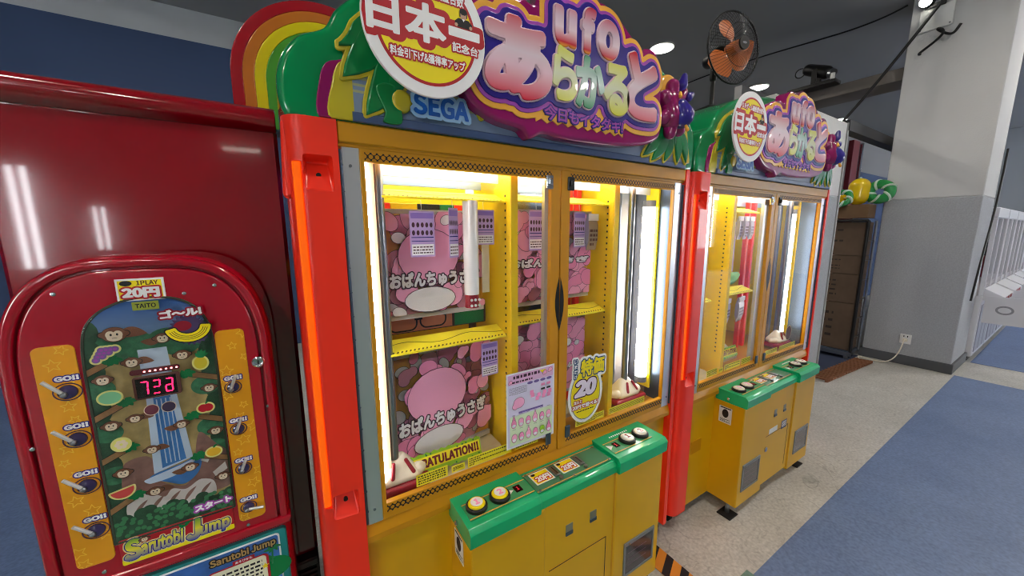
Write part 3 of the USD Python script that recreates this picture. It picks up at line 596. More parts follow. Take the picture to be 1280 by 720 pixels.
    if first:
        part(t, 'white_tube', cyl((.42, .09, 1.462), (.42, .09, 1.79), .027), mat('reflection_white', (236, 238, 244), .2, coat=.6), 'white cylinder standing in for a reflection of the crane post', smooth=40)  # cylinder, dots and cap stand in for a mirrored image of the crane post
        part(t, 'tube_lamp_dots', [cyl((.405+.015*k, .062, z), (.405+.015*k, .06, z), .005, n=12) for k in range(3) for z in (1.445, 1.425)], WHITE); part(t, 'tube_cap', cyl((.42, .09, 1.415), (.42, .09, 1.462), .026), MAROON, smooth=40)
        part(t, 'price_channel', bx(.500, .53, .16, .165, 1.45, 1.75), WHITE)
    # printed notices along the bottom of the glass
    nf = front(.0058); rr = random.Random(11)
    for x0, x1, z0, z1 in ((.165, .275, .846, .888), (.29, .34, .85, .875), (.352, .535, .846, .886), (.55, .66, .846, .886), (.86, 1.03, .846, .88), (1.06, 1.31, .846, .878)):
        s = part(t, 'yellow_notice', prism(sbox(x0, z0, x1, z1), Fr((0, .0105, 0)), 0, .0003), YLEM, 'yellow instruction strip inside the glass'); part(s, 'notice_print', prism(scrawl(x0+.006, z0+.004, x1-.006, z1-.004, 4, rr), Fr((0, .0105, 0)), .0003, .0006), mat('notice_ink', (86, 84, 10), .6))
    return t
M1 = claw_machine(0, 'nearer yellow claw machine with red corner posts, beside the red coin game', (.556, 1.082), True)
DX = 1.6867
M2 = claw_machine(DX, 'farther yellow claw machine, beyond the nearer one and below the fan', (.362, 1.13), False)

# ---- round signs hung on the marquees
def person_print(c, x, y, s):
    c.add('figure_print', fit(Polygon([(0, 0), (0, .5), (.2, .85), (.8, .85), (1, .5), (1, 0)]).buffer(.05), x-s*.5, y, x+s*.5, y+s*.42), INK)
    c.add('figure_print', ell(x, y+s*.62, s*.2, s*.26), mat('skin_print', (206, 160, 136), .5)); c.add('figure_print', unary_union([ell(x, y+s*.78, s*.22, s*.15), sbox(x-s*.22, y+s*.5, x-s*.17, y+s*.8), sbox(x+s*.17, y+s*.5, x+s*.22, y+s*.8)]), INK)
    c.add('figure_print', unary_union([sbox(x-s*.15, y+s*.62, x+s*.15, y+s*.64)]), INK); c.add('figure_print', unary_union([ell(x-s*.42, y+s*.08, s*.09), ell(x+s*.42, y+s*.08, s*.09)]), mat('skin_print'))
    c.add('figure_print', Polygon([(x-s*.08, y+s*.42), (x+s*.08, y+s*.42), (x, y+s*.28)]), INKWHITE)
def round_sign(x, z, label):
    R = .163; t = thing('round_sign', label, 'sign', (x, -.1, z), group='round red and yellow signs')
    F = Fr((0, 0, 0)); part(t, 'disc', prism(ell(0, 0, R, n=64), F, -.004, .004, .002), INKWHITE, smooth=40)
    c = Canvas(t, F, .0043)
    c.add('printed_ring', ell(0, 0, .135, n=64), INKRED); c.add('printed_field', ell(0, 0, .127, n=64), INKYEL)
    a = fit(txt('日本', 8, 200), -.152, -.034, .048, .058); b = sbox(.058, .004, .143, .021).buffer(.003); big = unary_union([a, b])
    c.add('heading_shadow', unary_union([Polygon(g.exterior) for g in geoms(big.buffer(.016))]).intersection(ell(0, 0, R-.002)), INKRED); c.add('heading', big, INKWHITE)
    for s, y, h, w_ in (('ＯＲゲーム機設置台数', .088, .027, .20), ('記念台', -.024, .024, .075), ('料金引下げ&獲得率アップ', -.070, .023, .20)):
        g = word(s, .102 if s == '記念台' else .0, y, h, 2, w_); c.add('heading_shadow', g.buffer(.004), INKRED if s != '料' else INKRED); c.add('heading', g, INKWHITE)
    c.add('small_print', word('国内', -.13, .05, .008, 2), INKRED); person_print(c, .098, .027, .05); c.flush()
    part(t, 'hanger', bx(-.012, .012, .002, .05, R-.03, R-.01, .002), WHITE)
    return t
round_sign(.222, 2.197, 'large round red, white and yellow sign hung on the nearer marquee')
round_sign(DX+.17, 2.185, 'smaller looking round sign hung on the farther marquee below the fan')

# ---- prizes
def bag(x0, x1, z0, z1, y, rz, label, seed, text, big=True):
    w_, h_ = x1-x0, z1-z0; rnd = random.Random(seed)
    t = thing('prize_bag', label, 'bag', (x0, y, z0), rz, group='pink printed prize bags')
    n = 14; V = []; nx, nz = n, n
    def pt(u, v, s):
        th = .018*(math.sin(PI*u)*math.sin(PI*v))**.5 + .0015; return (u*w_, s*th - .004*math.sin(v*9+u*4)*0, v*h_)
    for s in (-1, 1): V += [pt(i/nx, j/nz, s) for j in range(nz+1) for i in range(nx+1)]
    f = []; N = (nx+1)*(nz+1)
    for j in range(nz):
        for i in range(nx):
            a = j*(nx+1)+i; q = [(a, a+1, a+nx+2), (a, a+nx+2, a+nx+1)]; f += q + [(N+r[0], N+r[2], N+r[1]) for r in q]
    part(t, 'pouch', trimesh.Trimesh(np.array(V), np.array(f), process=False), ORNG, smooth=True)
    F = Fr((0, -.0200, 0)); c = Canvas(t, F, .0, .00012); full = sbox(0, .012, w_, h_)
    sheet = part(t, 'printed_sheet', prism(sbox(0, 0, w_, h_), F, -.002, -.0002), PAPER)
    c.add('print_ground', full, ORNG)
    for k in range(92):
        x, z = rnd.uniform(0, w_), rnd.uniform(.012, h_); r = rnd.uniform(.02, .046); pk = rnd.random() < .72
        e = ell(x, z, r if pk else r*.7, r*rnd.uniform(.6, 1.)*(1 if pk else .6), rnd.uniform(0, 180)); 
        if pk and rnd.random() < .6: e = e.union(ell(x+r*.8, z+r*.3, r*.6)).union(ell(x-r*.3, z-r*.6, r*.7))
        c.add('print_outline', e.buffer(.0016).intersection(full), OUTL); c.add('print_blob', e.intersection(full), (PINK if rnd.random() < .6 else PINKD) if pk else PAPER)
    if big:
        # plain rounded pink shape and white cloud in place of the printed character
        cx, cz, s = w_*.40, h_*.58, w_*.30
        for nm, e, m in (('print_blob', ell(cx, cz, s, s*.85), PINK), ('print_blob', ell(cx, cz-h_*.42, s*.85, s*.4), PAPER)):
            c.add('print_outline', e.buffer(.0022).intersection(full), OUTL); c.add(nm, e.intersection(full), m)
    if text:
        g = word(text, w_*.47, h_*(.36 if big else .45), w_*.15, 4, w_*.92); c.add('print_outline', g.buffer(.004).intersection(full), OUTL); c.add('print_lettering', g.intersection(full), PAPER)
    c.flush()
    part(t, 'clear_film', prism(rrect(-.004, -.004, w_+.004, h_+.006, .006), F, .0155, .016), GLASS, 'clear wrapping film'); part(t, 'bottom_band', bx(0, w_, -.0305, -.027, -.006, .012), PAPER, 'white band along the bottom edge'); part(t, 'top_rail', bx(-.004, w_+.004, -.034, -.03, h_-.010, h_+.006), PAPER, 'white rail along the top edge')
    return t
NAME = 'おぱんちゅうさぎ'
bag(.145, .515, 1.385, 1.755, .205, .03, 'large pink patterned prize bag on the upper left shelf of the nearer machine', 1, NAME)
bag(.135, .535, .842, 1.262, .165, .13, 'large pink patterned prize bag hanging low at the left of the nearer machine', 2, NAME)
bag(.60, .84, 1.385, 1.765, .17, 0, 'pink patterned bag in the upper middle bay, left of the door gap', 3, NAME[:4], False)
bag(.60, .84, .94, 1.30, .17, 0, 'pink patterned bag in the lower middle bay behind the poster', 4, None, False)
bag(.87, 1.04, 1.395, 1.765, .175, 0, 'narrow looking pink bag in the upper right bay, beside a red post', 5, NAME[-2:], False)
bag(.86, 1.02, .95, 1.30, .175, 0, 'pink patterned bag in the lower right bay behind the special price sticker', 6, None, False)

def tag(x, z, w_, h_, y, rz, label):
    t = thing('prize_tag', label, 'tag', (x, y, z), rz, group='lilac prize tags'); rnd = random.Random(int(x*1000))
    part(t, 'card', prism(rrect(-w_/2, -h_, w_/2, 0, .003), Fr((0, 0, 0)), 0, .0012), LILAC); c = Canvas(t, Fr((0, 0, 0)), .0014)
    c.add('tag_print', sbox(-w_*.45, -h_*.16, w_*.45, -h_*.04), mat('tag_violet', (150, 120, 214), .5)); c.add('tag_icons', unary_union([ell(-w_*.36+w_*.18*i, -h_*(.30+.17*j), w_*.06, h_*.055) for i in range(5) for j in range(2)]), OUTL)
    c.add('tag_print', unary_union([sbox(-w_*.45, -h_*.58, w_*.45, -h_*.56), sbox(-w_*.45, -h_*.66, w_*.45, -h_*.645)]), INKNAVY); c.add('tag_panel', sbox(-w_*.45, -h_*.96, w_*.45, -h_*.72), PAPER); c.add('tag_icons', scrawl(-w_*.4, -h_*.94, w_*.4, -h_*.75, 3, rnd, .4), OUTL)
    c.flush(); part(t, 'hang_cord', cyl((0, .001, -.004), (0, .004, .035), .001, n=6), WHITE); return t
tag(.252, 1.752, .085, .15, .105, .05, 'lilac tag hanging over the left half of the upper left bag')
tag(.362, 1.765, .05, .17, .105, .5, 'narrow lilac tag turned sideways left of the white reflection cylinder')
tag(.480, 1.762, .085, .125, .105, .0, 'lilac tag hanging right of the white reflection cylinder, at the partition')
tag(.486, 1.272, .072, .13, .085, .05, 'small lilac tag hanging below the lower left awning')
tag(.725, 1.768, .075, .16, .12, .05, 'lilac tag hanging in the upper middle bay')
tag(.955, 1.765, .085, .15, .12, .25, 'tilted lilac tag hanging in the upper right bay')

def packet(x, z, w_, h_, y, label, m, group='grey prize packets'):
    t = thing('prize_packet', label, 'packet', (x, y, z), .2, group=group)
    part(t, 'pouch', tri(m3.Manifold.hull_points(np.array([(sx*w_/2, sy*(.001 if e in (0, -1) else .012), e*h_) for sx in (-1, 1) for sy in (-1, 1) for e in (0, -.3, -.7, -1)]))), m, smooth=20)
    part(t, 'header_card', bx(-w_/2, w_/2, -.014, -.008, -.03, 0), PAPER); part(t, 'packet_print', prism(scrawl(-w_*.4, -h_*.9, w_*.4, -h_*.4, 4, random.Random(2)), Fr((0, -.0135, 0)), 0, .0006), OUTL); return t
SILV = mat('silver_foil', (190, 184, 198), .25, metal=.6)
packet(1.035, 1.76, .07, .16, .13, 'shiny silver grey packet beside the tilted lilac tag', SILV)
for k, (x, z, lab) in enumerate(((.70, 1.775, 'upper left hanging packet in the farther machine'), (.77, 1.775, 'middle upper packet in the farther machine'), (.845, 1.775, 'right upper packet in the farther machine by the red posts'), (.62, 1.235, 'lower left packet in the farther machine'), (.80, 1.235, 'lower right packet in the farther machine'))):
    packet(DX+x, z, .075 if z > 1.5 else .12, .15 if z > 1.5 else .17, .17, lab, mat('packet_lilac', (190, 180, 206), .4) if k % 2 else SILV)
tag(DX+.16, 1.74, .09, .19, .09, .4, 'lilac tag hanging left of the yellow partition in the farther machine')
t = thing('printed_box', 'pale pink boxed prize in the upper bay of the farther machine', 'box', (DX+.60, .24, 1.40)); part(t, 'carton', bx(0, .21, 0, .08, 0, .34, .003), mat('pale_pink', (226, 196, 200), .5)); c = Canvas(t, Fr((0, 0, 0)))
c.add('box_print', ell(.08, .20, .055, .05), PINK); c.add('box_print', ell(.08, .21, .028, .016), INK); c.add('box_print', scrawl(.02, .02, .14, .08, 3, random.Random(8)), OUTL); c.flush()
t = thing('leaf_cushion', 'small green cushion above the lower awning in the farther machine', 'cushion', (DX+.68, .2, 1.365)); part(t, 'cover', hullspheres([(-.06, 0, -.03, .022), (.10, .0, .02, .02), (.02, 0, .0, .04)]), mat('soft_green', (126, 186, 120), .8), smooth=40); part(t, 'seam', ring((.02, 0, -.004), (0, 1, .1), .040, .002), INKGRN)
# glasses printed on the box behind the lower awning
t = thing('eyeglasses_box', 'orange brown box printed with black eyeglasses above the lower left bag', 'box', (.11, .235, 1.312)); part(t, 'carton', bx(0, .44, 0, .06, 0, .082, .003), mat('box_brown', (70, 40, 30), .5)); c = Canvas(t, Fr((0, 0, 0)))
c.add('skin_panel', sbox(.01, .004, .29, .078), mat('skin_panel', (206, 128, 92), .5)); c.add('dark_panel', sbox(.30, .004, .43, .078), INKGRN)
lens = [rrect(.05, .012, .145, .066, .022), rrect(.165, .016, .26, .070, .022)]
c.add('eyeglasses_print', unary_union([l_.buffer(.006).difference(l_) for l_ in lens] + [sbox(.14, .045, .17, .056), Polygon([(.255, .05), (.33, .070), (.33, .076), (.255, .058)]), sbox(.01, .05, .05, .058)]), INK); c.flush()

# congratulation stickers on the trays
def congrats(x, y, z, rx, w_, label):
    ca, sa = math.cos(rx), math.sin(rx); t = thing('greeting_card', label, 'card', (x, y, z)); F = Fr((0, 0, 0), (1, 0, 0), (0, sa, ca)); h_ = .062
    edge = Polygon([(0, .004*(k % 2)) if 0 else (w_*k/24, -.006*(k % 2)) for k in range(25)] + [(w_*(1-k/24), h_+.006*(k % 2)) for k in range(25)]).buffer(0)
    part(t, 'card', prism(edge, F, 0, .0015), INKLIME); c = Canvas(t, F, .0017); c.add('card_print', sbox(.004, .012, w_-.004, h_-.008), YLEM)
    c.add('card_print', word('CONGRATULATION!!', w_/2, h_*.52, h_*.52, 4, w_*.94), mat('ink_maroon', (110, 16, 40), .5)); rr = random.Random(4)
    c.add('card_confetti', unary_union([ell(rr.uniform(.01, w_-.01), rr.choice((rr.uniform(.0, .010), rr.uniform(h_-.008, h_-.001))), .003) for _ in range(26)]), INKGRN); c.flush(); return t
congrats(.10, .066, .845, .3, .335, 'lime greeting card reading congratulation below the low bag')
congrats(DX+.40, .07, .885, .3, .22, 'small greeting card on the pale tray of the farther machine')

# ---- poster and special price sticker on the nearer machine's glass
t = thing('poster', 'white poster with rows of small pink pictures taped on the glass', 'poster', (.502, -.0095, .872)); F = Fr((0, 0, 0)); pw, ph = .222, .298
part(t, 'sheet', prism(sbox(0, 0, pw, ph), F, -.001, 0), PAPER); c = Canvas(t, F); rr = random.Random(21)
c.add('poster_panel', sbox(.006, .006, pw-.006, ph-.006), mat('poster_lilac', (226, 218, 244), .7)); c.add('poster_banner', sbox(.006, ph-.045, pw-.006, ph-.006), mat('poster_pink', (232, 184, 224), .7))
c.add('poster_print', scrawl(.03, ph-.026, .15, ph-.010, 1, rr, .7), OUTL); c.add('poster_print', scrawl(.012, ph-.043, .12, ph-.030, 1, rr, .5), OUTL)
c.add('poster_print', unary_union([ell(.105+.03*k, ph-.052, .013, .0055) for k in range(4)]), mat('poster_violet', (120, 96, 170), .6)); c.add('poster_print', Polygon([(.148, ph-.012), (.18, ph-.012), (.165, ph-.026)]), INKYEL)
c.add('poster_print', scrawl(.012, ph-.085, .09, ph-.055, 5, rr, .4), mat('poster_grey', (130, 124, 140), .6))
for x, y, s in ((.055, .178, .024), (.018, .265, .007), (.175, .274, .009), (.200, .280, .009)):
    e = unary_union([ell(x, y, s, s*.85), ell(x-s*.7, y-s*.5, s*.5)]); c.new(); c.add('poster_outline', e.buffer(.0012), OUTL); c.add('poster_picture', e, PINK)
for x, y in ((.108, .185), (.104, .197), (.13, .168), (.138, .18), (.16, .172), (.165, .185), (.185, .172), (.19, .185)): c.new(); c.add('poster_picture', sbox(x, y, x+.016, y+.017), PINKD)
for x in (.155, .182): c.new(); c.add('poster_picture', sbox(x, .222, x+.018, .232), PINKD); c.add('poster_print', sbox(x, .206, x+.018, .213), INK)
c.add('poster_print', sbox(.052, .136, .165, .143), mat('poster_violet')); c.add('poster_grid', sbox(.012, .012, pw-.012, .130), mat('poster_mint', (226, 240, 206), .7))
for j in range(2):
    for i in range(6):
        x, y = .030+.032*i, .098-.056*j; e = unary_union([ell(x, y, .011, .015), ell(x, y+.006, .009+.002*((i+j) % 2), .012)] + ([Polygon([(x-.006, y+.018), (x+.006, y+.018), (x, y+.034)])] if (i+j) % 3 == 0 else []))
        c.new(); c.add('poster_outline', e.buffer(.001), OUTL); c.add('poster_picture', e, INKLIME if (i, j) == (4, 1) else PINK if (i+j) % 2 else PINKD); c.add('poster_picture', ell(x, y-.006, .008, .006), PAPER)
        c.add('poster_print', sbox(x-.008, y+.036, x+.006, y+.0375), mat('poster_grey'))
c.flush()
t = thing('price_sticker', 'yellow and white special price sticker showing a large 20', 'sticker', (.79, -.0095, .885)); F = Fr((0, 0, 0))
oval = ell(.105, .115, .088, .118); kj = fit(txt('特価', 9, 200), .0745, .1945, .2095, .2695); side = fit(txt('いま', 4), .035, .21, .06, .265)
vert = unary_union([word(ch, .046, .268-.022*k, .019, 5) for k, ch in enumerate('いまだけ')])
part(t, 'backing', prism(unary_union([oval.buffer(.010), kj.buffer(.014), vert.buffer(.010)]).buffer(.006).buffer(-.006), F, -.0012, 0), INKWHITE); c = Canvas(t, F)
c.add('sticker_rim', oval.buffer(-.003).difference(oval.buffer(-.0055)), INK); c.add('sticker_field', oval.buffer(-.0065), INKYEL)
sn = mat('ink_steelblue', (20, 70, 120), .5)
c.add('sticker_shadow', kj.buffer(.005), sn); c.add('sticker_lettering', kj, INKYEL); c.add('sticker_shadow', vert.buffer(.003), sn); c.add('sticker_lettering', vert.buffer(-.0008), INKWHITE)
g = affinity.skew(word('20', .105, .145, .075, 6, .12), 8); c.add('sticker_shadow', g.buffer(.005), OUTL); c.add('sticker_lettering', g, mat('ink_lilac_white', (240, 226, 248), .5))
for s, x, y, h, w_ in (('なんと', .062, .088, .016, .045), ('20円で遊べる!', .105, .066, .020, .15)):
    g = word(s, x, y, h, 4, w_); c.add('sticker_red', g.buffer(.003), INKRED); c.add('sticker_lettering', g, INKWHITE)
c.add('sticker_rim', scrawl(.055, .040, .155, .048, 1, random.Random(5), .6), INK); c.flush()

# ------------------------------------------------------------------ big red cabinet behind
RC = mat('cherry_gloss', (148, 2, 22), .13, coat=1.0)
t = thing('red_cabinet', 'large glossy cherry red cabinet behind the coin game', 'cabinet', (-.72, .30, 0))
part(t, 'front_panel', bx(0, .59, .0, .06, .52, 2.0, .01), RC, smooth=30)
part(t, 'top_cap', prism(Polygon([(-.012, 1.985), (-.014, 2.035), (0, 2.055), (.03, 2.062), (.42, 2.062), (.42, 1.985)]), Fr((0, 0, 0), (0, 1, 0), (0, 0, 1)), 0, .59, .004), RC, smooth=40)
part(t, 'cabinet_body', bx(.0, .59, .06, .42, .05, 1.985), RC); part(t, 'ledge', bx(.0, .59, -.03, .06, .49, .52, .006), mat('ledge_dark', (70, 66, 70), .35))
g = part(t, 'base_grille', bx(.0, .59, -.01, .06, .06, .49), BLACK, 'black ribbed base grille')
for k in range(20): part(g, 'grille_slat', bx(.01, .58, -.018, -.009, .08+.02*k, .088+.02*k), mat('grille_grey', (46, 46, 50), .5))
part(t, 'plinth', bx(.02, .57, .0, .40, 0, .06), BLACK)

# ---- rainbow sign on the cabinet
t = thing('rainbow_sign', 'glossy rainbow arch sign standing on the red cabinet', 'sign', (.06, .60, 2.062))
F = Fr((0, 0, 0)); cols = [(160, 16, 30), (190, 108, 36), (214, 196, 20), (74, 150, 50), (70, 150, 206), (30, 70, 180)]
half = lambda r: unary_union([ell(0, .165, r, n=72), sbox(-r, 0, r, .165)]).intersection(sbox(-1, 0, 1, 2))
for k, col in enumerate(cols):
    r0, r1 = .308-.0345*k, .308-.0345*(k+1); part(t, 'rainbow_band', prism(half(r0).difference(half(r1)) if k < 5 else half(r0), F, -.02, .02-.0004*k, .003), mat(f'rainbow_{k}', col, .16, coat=.8), smooth=40)
part(t, 'rear_foot', bx(-.2, .2, .02, .12, 0, .012, .002), BLACK)

# ------------------------------------------------------------------ coin game with monkeys
GX, GY = -.4225, .06
CR = mat('crimson_gloss', (176, 6, 36), .16, coat=1.0)
t = thing('coin_game', 'rounded crimson coin game with a jungle playfield and side levers', 'arcade game', (0, 0, 0))
def arch(d):
    h = .2325-d; pts = [(-h, 0+d)] + [(-h*math.copysign(abs(math.cos(a))**.62, math.cos(a)), 1.36+(.276-d)*abs(math.sin(a))**.78) for a in np.linspace(0, PI, 41)] + [(h, 0+d)]
    return affinity.translate(Polygon(pts).buffer(0), GX, 0)
low = sbox(GX-.3, .88, GX+.3, 2)
A0 = arch(0).intersection(sbox(-2, .02, 2, 3))
part(t, 'body', prism(A0, front(GY+.20), 0, .195, .03, 6), CR, 'glossy crimson shell', smooth=45)
F = front(GY); Z = front(GY-.008)
part(t, 'rim', prism(arch(.006).difference(arch(.026)).intersection(low), F, -.004, .012, .008, 4), CR, smooth=45)
part(t, 'face_panel', prism(arch(.03).intersection(low), F, -.006, .008, .006, 4), CR, smooth=45)
part(t, 'lower_ledge', prism(sbox(GX-.2325, .862, GX+.2325, .885), F, -.01, .016, .006, 3), CR, smooth=45)
# lower instruction panel
lp = part(t, 'instruction_panel', prism(rrect(-.60, .50, -.205, .846, .012), F, -.006, .008, .004), mat('teal_panel', (30, 140, 140), .4), 'instruction panel with a beach scene')
part(lp, 'panel_frame', prism(rrect(-.59, .51, -.222, .838, .01), F, .007, .010), INKWHITE); c = Canvas(lp, F, .0103)
c.add('beach_print', rrect(-.586, .514, -.226, .834, .008), mat('print_sky', (60, 110, 190), .4, vary=(12, .3))); c.add('beach_print', ell(-.25, .735, .05, .035), LEAFG)
for x, z in ((-.262, .77), (-.245, .80)):
    c.add('beach_print', LineString([(x, z-.05), (x+.004, z)]).buffer(.002), INKGRN); c.add('beach_print', unary_union([leafshape(x+.004, z, x+.004+.022*math.cos(a), z+.012*math.sin(a)-.004, .008) for a in np.arange(0, 6.2, 1.05)]), INKGRN)
g = affinity.rotate(word('Sarutobi Jump', -.305, .815, .026, 3, .145), 0); c.add('panel_title', g.buffer(.003), INK); c.add('panel_title', g, mat('title_bronze', (190, 150, 90), .4))
c.add('panel_tag', sbox(-.33, .790, -.285, .799).buffer(.002), INKRED); c.add('panel_text', word('あそびかた', -.3075, .7945, .0075, 2), INKWHITE)
c.add('panel_note', rrect(-.385, .60, -.255, .788, .01).buffer(.003), INKRED); c.add('panel_note', rrect(-.385, .60, -.258, .787, .01), mat('note_cream', (240, 236, 206), .6)); c.add('panel_text', scrawl(-.378, .62, -.268, .778, 13, random.Random(9), .5), INK); c.add('panel_title', star(-.262, .752, .01), INKYEL)
BROWN = mat('monkey_brown', (120, 72, 48), .45); FACE = mat('monkey_face', (226, 206, 180), .45)
def monkey(c, x, z, s, flip=1, body=True):
    c.new()
    if body: c.add('monkey_print', unary_union([leafshape(x+s*.3*flip, z-s*.1, x+s*2.6*flip, z-s*.2, s*1.1)]).buffer(.0008), BROWN)
    c.add('monkey_print', unary_union([ell(x, z, s, s*.82), ell(x-s*.95, z+s*.05, s*.32), ell(x+s*.95, z+s*.05, s*.32)]).buffer(.0008), INK)
    c.add('monkey_print', unary_union([ell(x, z, s, s*.82), ell(x-s*.95, z+s*.05, s*.28), ell(x+s*.95, z+s*.05, s*.28)]), BROWN)
    c.add('monkey_face', unary_union([ell(x-s*.3, z-s*.02, s*.38, s*.45), ell(x+s*.3, z-s*.02, s*.38, s*.45), ell(x, z-s*.32, s*.62, s*.42)]), FACE)
    c.add('monkey_eyes', unary_union([ell(x-s*.25, z+.0, s*.09, s*.14), ell(x+s*.25, z, s*.09, s*.14), sbox(x-s*.2, z-s*.42, x+s*.2, z-s*.37)]), INK)
monkey(c, -.42, .735, .03, 1, True); c.flush()
# playfield
pf_shape = smoothpoly([(-.30, .94), (-.31, .935), (-.53, .935), (-.536, .94), (-.534, .972), (-.531, 1.2), (-.529, 1.40), (-.52, 1.475), (-.495, 1.512), (-.45, 1.535), (-.40, 1.538), (-.355, 1.525), (-.325, 1.492), (-.311, 1.43), (-.311, 1.2), (-.313, .957), (-.313, .945)], 6).intersection(sbox(-1, .962, 0, 2))
part(t, 'playfield_frame', prism(pf_shape.buffer(.004).difference(pf_shape.buffer(-.001)), Z, -.002, .0035, .001), mat('frame_dark', (60, 66, 52), .3))
pf = part(t, 'playfield', prism(pf_shape, Z, -.004, .0005), mat('jungle_tan', (166, 142, 88), .35, vary=(18, .35)), 'jungle playfield under clear cover'); c = Canvas(pf, Z, .0007)
IN = lambda g: g.intersection(pf_shape)
skyg = grad('print_dusk', 1.40, 1.53, [(0, (196, 120, 130)), (.45, (110, 140, 180)), (1, (40, 90, 160))], .35, 0); DG = mat('print_dark_green', (38, 78, 52), .4, vary=(40, .4)); MG = mat('print_mid_green', (52, 116, 80), .4, vary=(60, .35))
c.add('sky_print', IN(sbox(-.6, 1.41, -.2, 1.6)), skyg); c.add('foliage_print', IN(unary_union([ell(-.53+.02*k, 1.43+.012*math.sin(k*2.1), .035, .025) for k in range(12)])), MG)
c.add('foliage_print', IN(unary_union([ell(-.545, z, .045, .04) for z in np.arange(1.02, 1.5, .045)] + [ell(-.30, z, .04, .04) for z in np.arange(1.08, 1.46, .045)])), DG)
c.add('foliage_print', IN(unary_union([ell(-.515, z, .026, .022) for z in (1.34, 1.235, 1.13)] + [ell(-.335, z, .028, .024) for z in (1.31, 1.2, 1.14)])), MG)
rock = mat('print_rock', (136, 96, 88), .4, vary=(30, .25)); c.add('rock_print', IN(smoothpoly([(-.50, 1.15), (-.46, 1.16), (-.44, 1.12), (-.445, 1.09), (-.40, 1.06), (-.38, 1.10), (-.36, 1.19), (-.33, 1.15), (-.31, 1.12), (-.31, 1.03), (-.40, 1.03), (-.50, 1.05)])), rock)
wf = mat('print_water', (60, 120, 190), .35); wl = mat('print_foam', (190, 206, 226), .4)
c.add('waterfall_print', IN(Polygon([(-.445, 1.42), (-.395, 1.42), (-.390, 1.30), (-.378, 1.13), (-.452, 1.11), (-.444, 1.30)])), wl); c.add('waterfall_print', IN(Polygon([(-.432, 1.30), (-.402, 1.30), (-.391, 1.13), (-.436, 1.12)])), wf)
c.add('waterfall_print', unary_union([sbox(-.428+.008*k, 1.13, -.426+.008*k, 1.295) for k in range(4)]), wl); c.add('waterfall_print', IN(smoothpoly([(-.46, 1.105), (-.40, 1.12), (-.365, 1.13), (-.37, 1.09), (-.40, 1.065), (-.43, 1.08)])), wf); c.add('waterfall_print', IN(smoothpoly([(-.47, 1.10), (-.41, 1.115), (-.37, 1.125), (-.41, 1.095), (-.46, 1.088)])), wl)
c.add('rock_print', IN(smoothpoly([(-.505, 1.05), (-.47, 1.068), (-.44, 1.045), (-.425, 1.06), (-.40, 1.05), (-.37, 1.065), (-.345, 1.05), (-.35, 1.01), (-.50, 1.01)])), mat('print_white_rock', (206, 196, 192), .4)); c.add('rock_print', unary_union([leafshape(-.495+.03*k, 1.02, -.47+.03*k, 1.05, .008) for k in range(5)]), rock)
c.add('rock_print', unary_union([Polygon([(-.365, 1.115), (-.352, 1.135), (-.340, 1.13), (-.352, 1.105)]), Polygon([(-.345, 1.075), (-.318, 1.095), (-.315, 1.075), (-.34, 1.06)])]), mat('print_white_rock'))
c.add('bush_print', IN(unary_union([ell(-.54+.014*k, 1.018+.012*math.sin(k*1.7)-.02*(k/16), .014) for k in range(18)] + [sbox(-.56, .95, -.30, 1.01)])), DG)
rr = random.Random(17); c.add('bush_print', IN(unary_union([ell(rr.uniform(-.53, -.315), rr.uniform(.968, 1.02), .005) for _ in range(90)])), mat('print_bush_light', (60, 132, 84), .4))
wood = mat('print_wood', (146, 102, 58), .4, vary=(60, .2))
for x0, z0, x1, z1 in ((-.54, 1.375, -.487, 1.403), (-.54, 1.268, -.475, 1.302), (-.54, 1.165, -.483, 1.192), (-.54, 1.04, -.485, 1.07), (-.366, 1.347, -.308, 1.325), (-.366, 1.238, -.308, 1.212), (-.366, 1.13, -.308, 1.105)):
    L = LineString([(x0, z0), (x1, z1)]); c.add('branch_print', IN(L.buffer(.0075)), INK); c.add('branch_print', IN(L.buffer(.0063)), wood); e = (x1, z1) if x0 < -.5 else (x0, z0)
    c.add('foliage_print', IN(unary_union([leafshape(e[0]-.002, e[1], e[0]+.018*math.cos(a), e[1]+.012*math.sin(a), .010) for a in np.arange(0, 6.2, 1.05)])), LEAFG)
for x, z in ((-.506, 1.362), (-.506, 1.253), (-.501, 1.134)): monkey(c, x, z, .014, 1, False)
for x, z in ((-.328, 1.303), (-.327, 1.188), (-.325, 1.06)): monkey(c, x, z, .013, 1, False)
for x, z, s, f in ((-.475, 1.463, .020, 1), (-.398, 1.443, .014, -1), (-.455, 1.395, .014, 1), (-.368, 1.397, .014, -1), (-.465, 1.262, .012, 1), (-.388, 1.225, .012, -1), (-.446, 1.178, .012, 1), (-.384, 1.110, .013, -1), (-.452, 1.072, .013, 1)): monkey(c, x, z, s, f, s != .014 or x < -.37)
def sticker(name, g, m): c.new(); c.add('fruit_outline', g.buffer(.0035), mat('fruit_halo', (220, 214, 130), .45)); c.add(name, g, m)
sticker('fruit_print', unary_union([ell(-.497+.007*(i-j/2), 1.432-.007*j, .0045) for j in range(4) for i in range(4-j)]).buffer(.002), mat('grape', (120, 84, 150), .4)); c.add('fruit_detail', unary_union([ell(-.497+.007*(i-j/2), 1.432-.007*j, .0028) for j in range(4) for i in range(4-j)]), INKVIO)
sticker('fruit_print', ell(-.497, 1.322, .018, .014), mat('melon', (120, 186, 140), .4)); sticker('fruit_print', ell(-.493, 1.208, .014), mat('lemon_slice', (226, 220, 110), .4)); c.add('fruit_detail', unary_union([ell(-.493+.007*math.cos(a), 1.208+.007*math.sin(a), .0045) for a in np.arange(0, 6.2, 1.05)]), FACE)
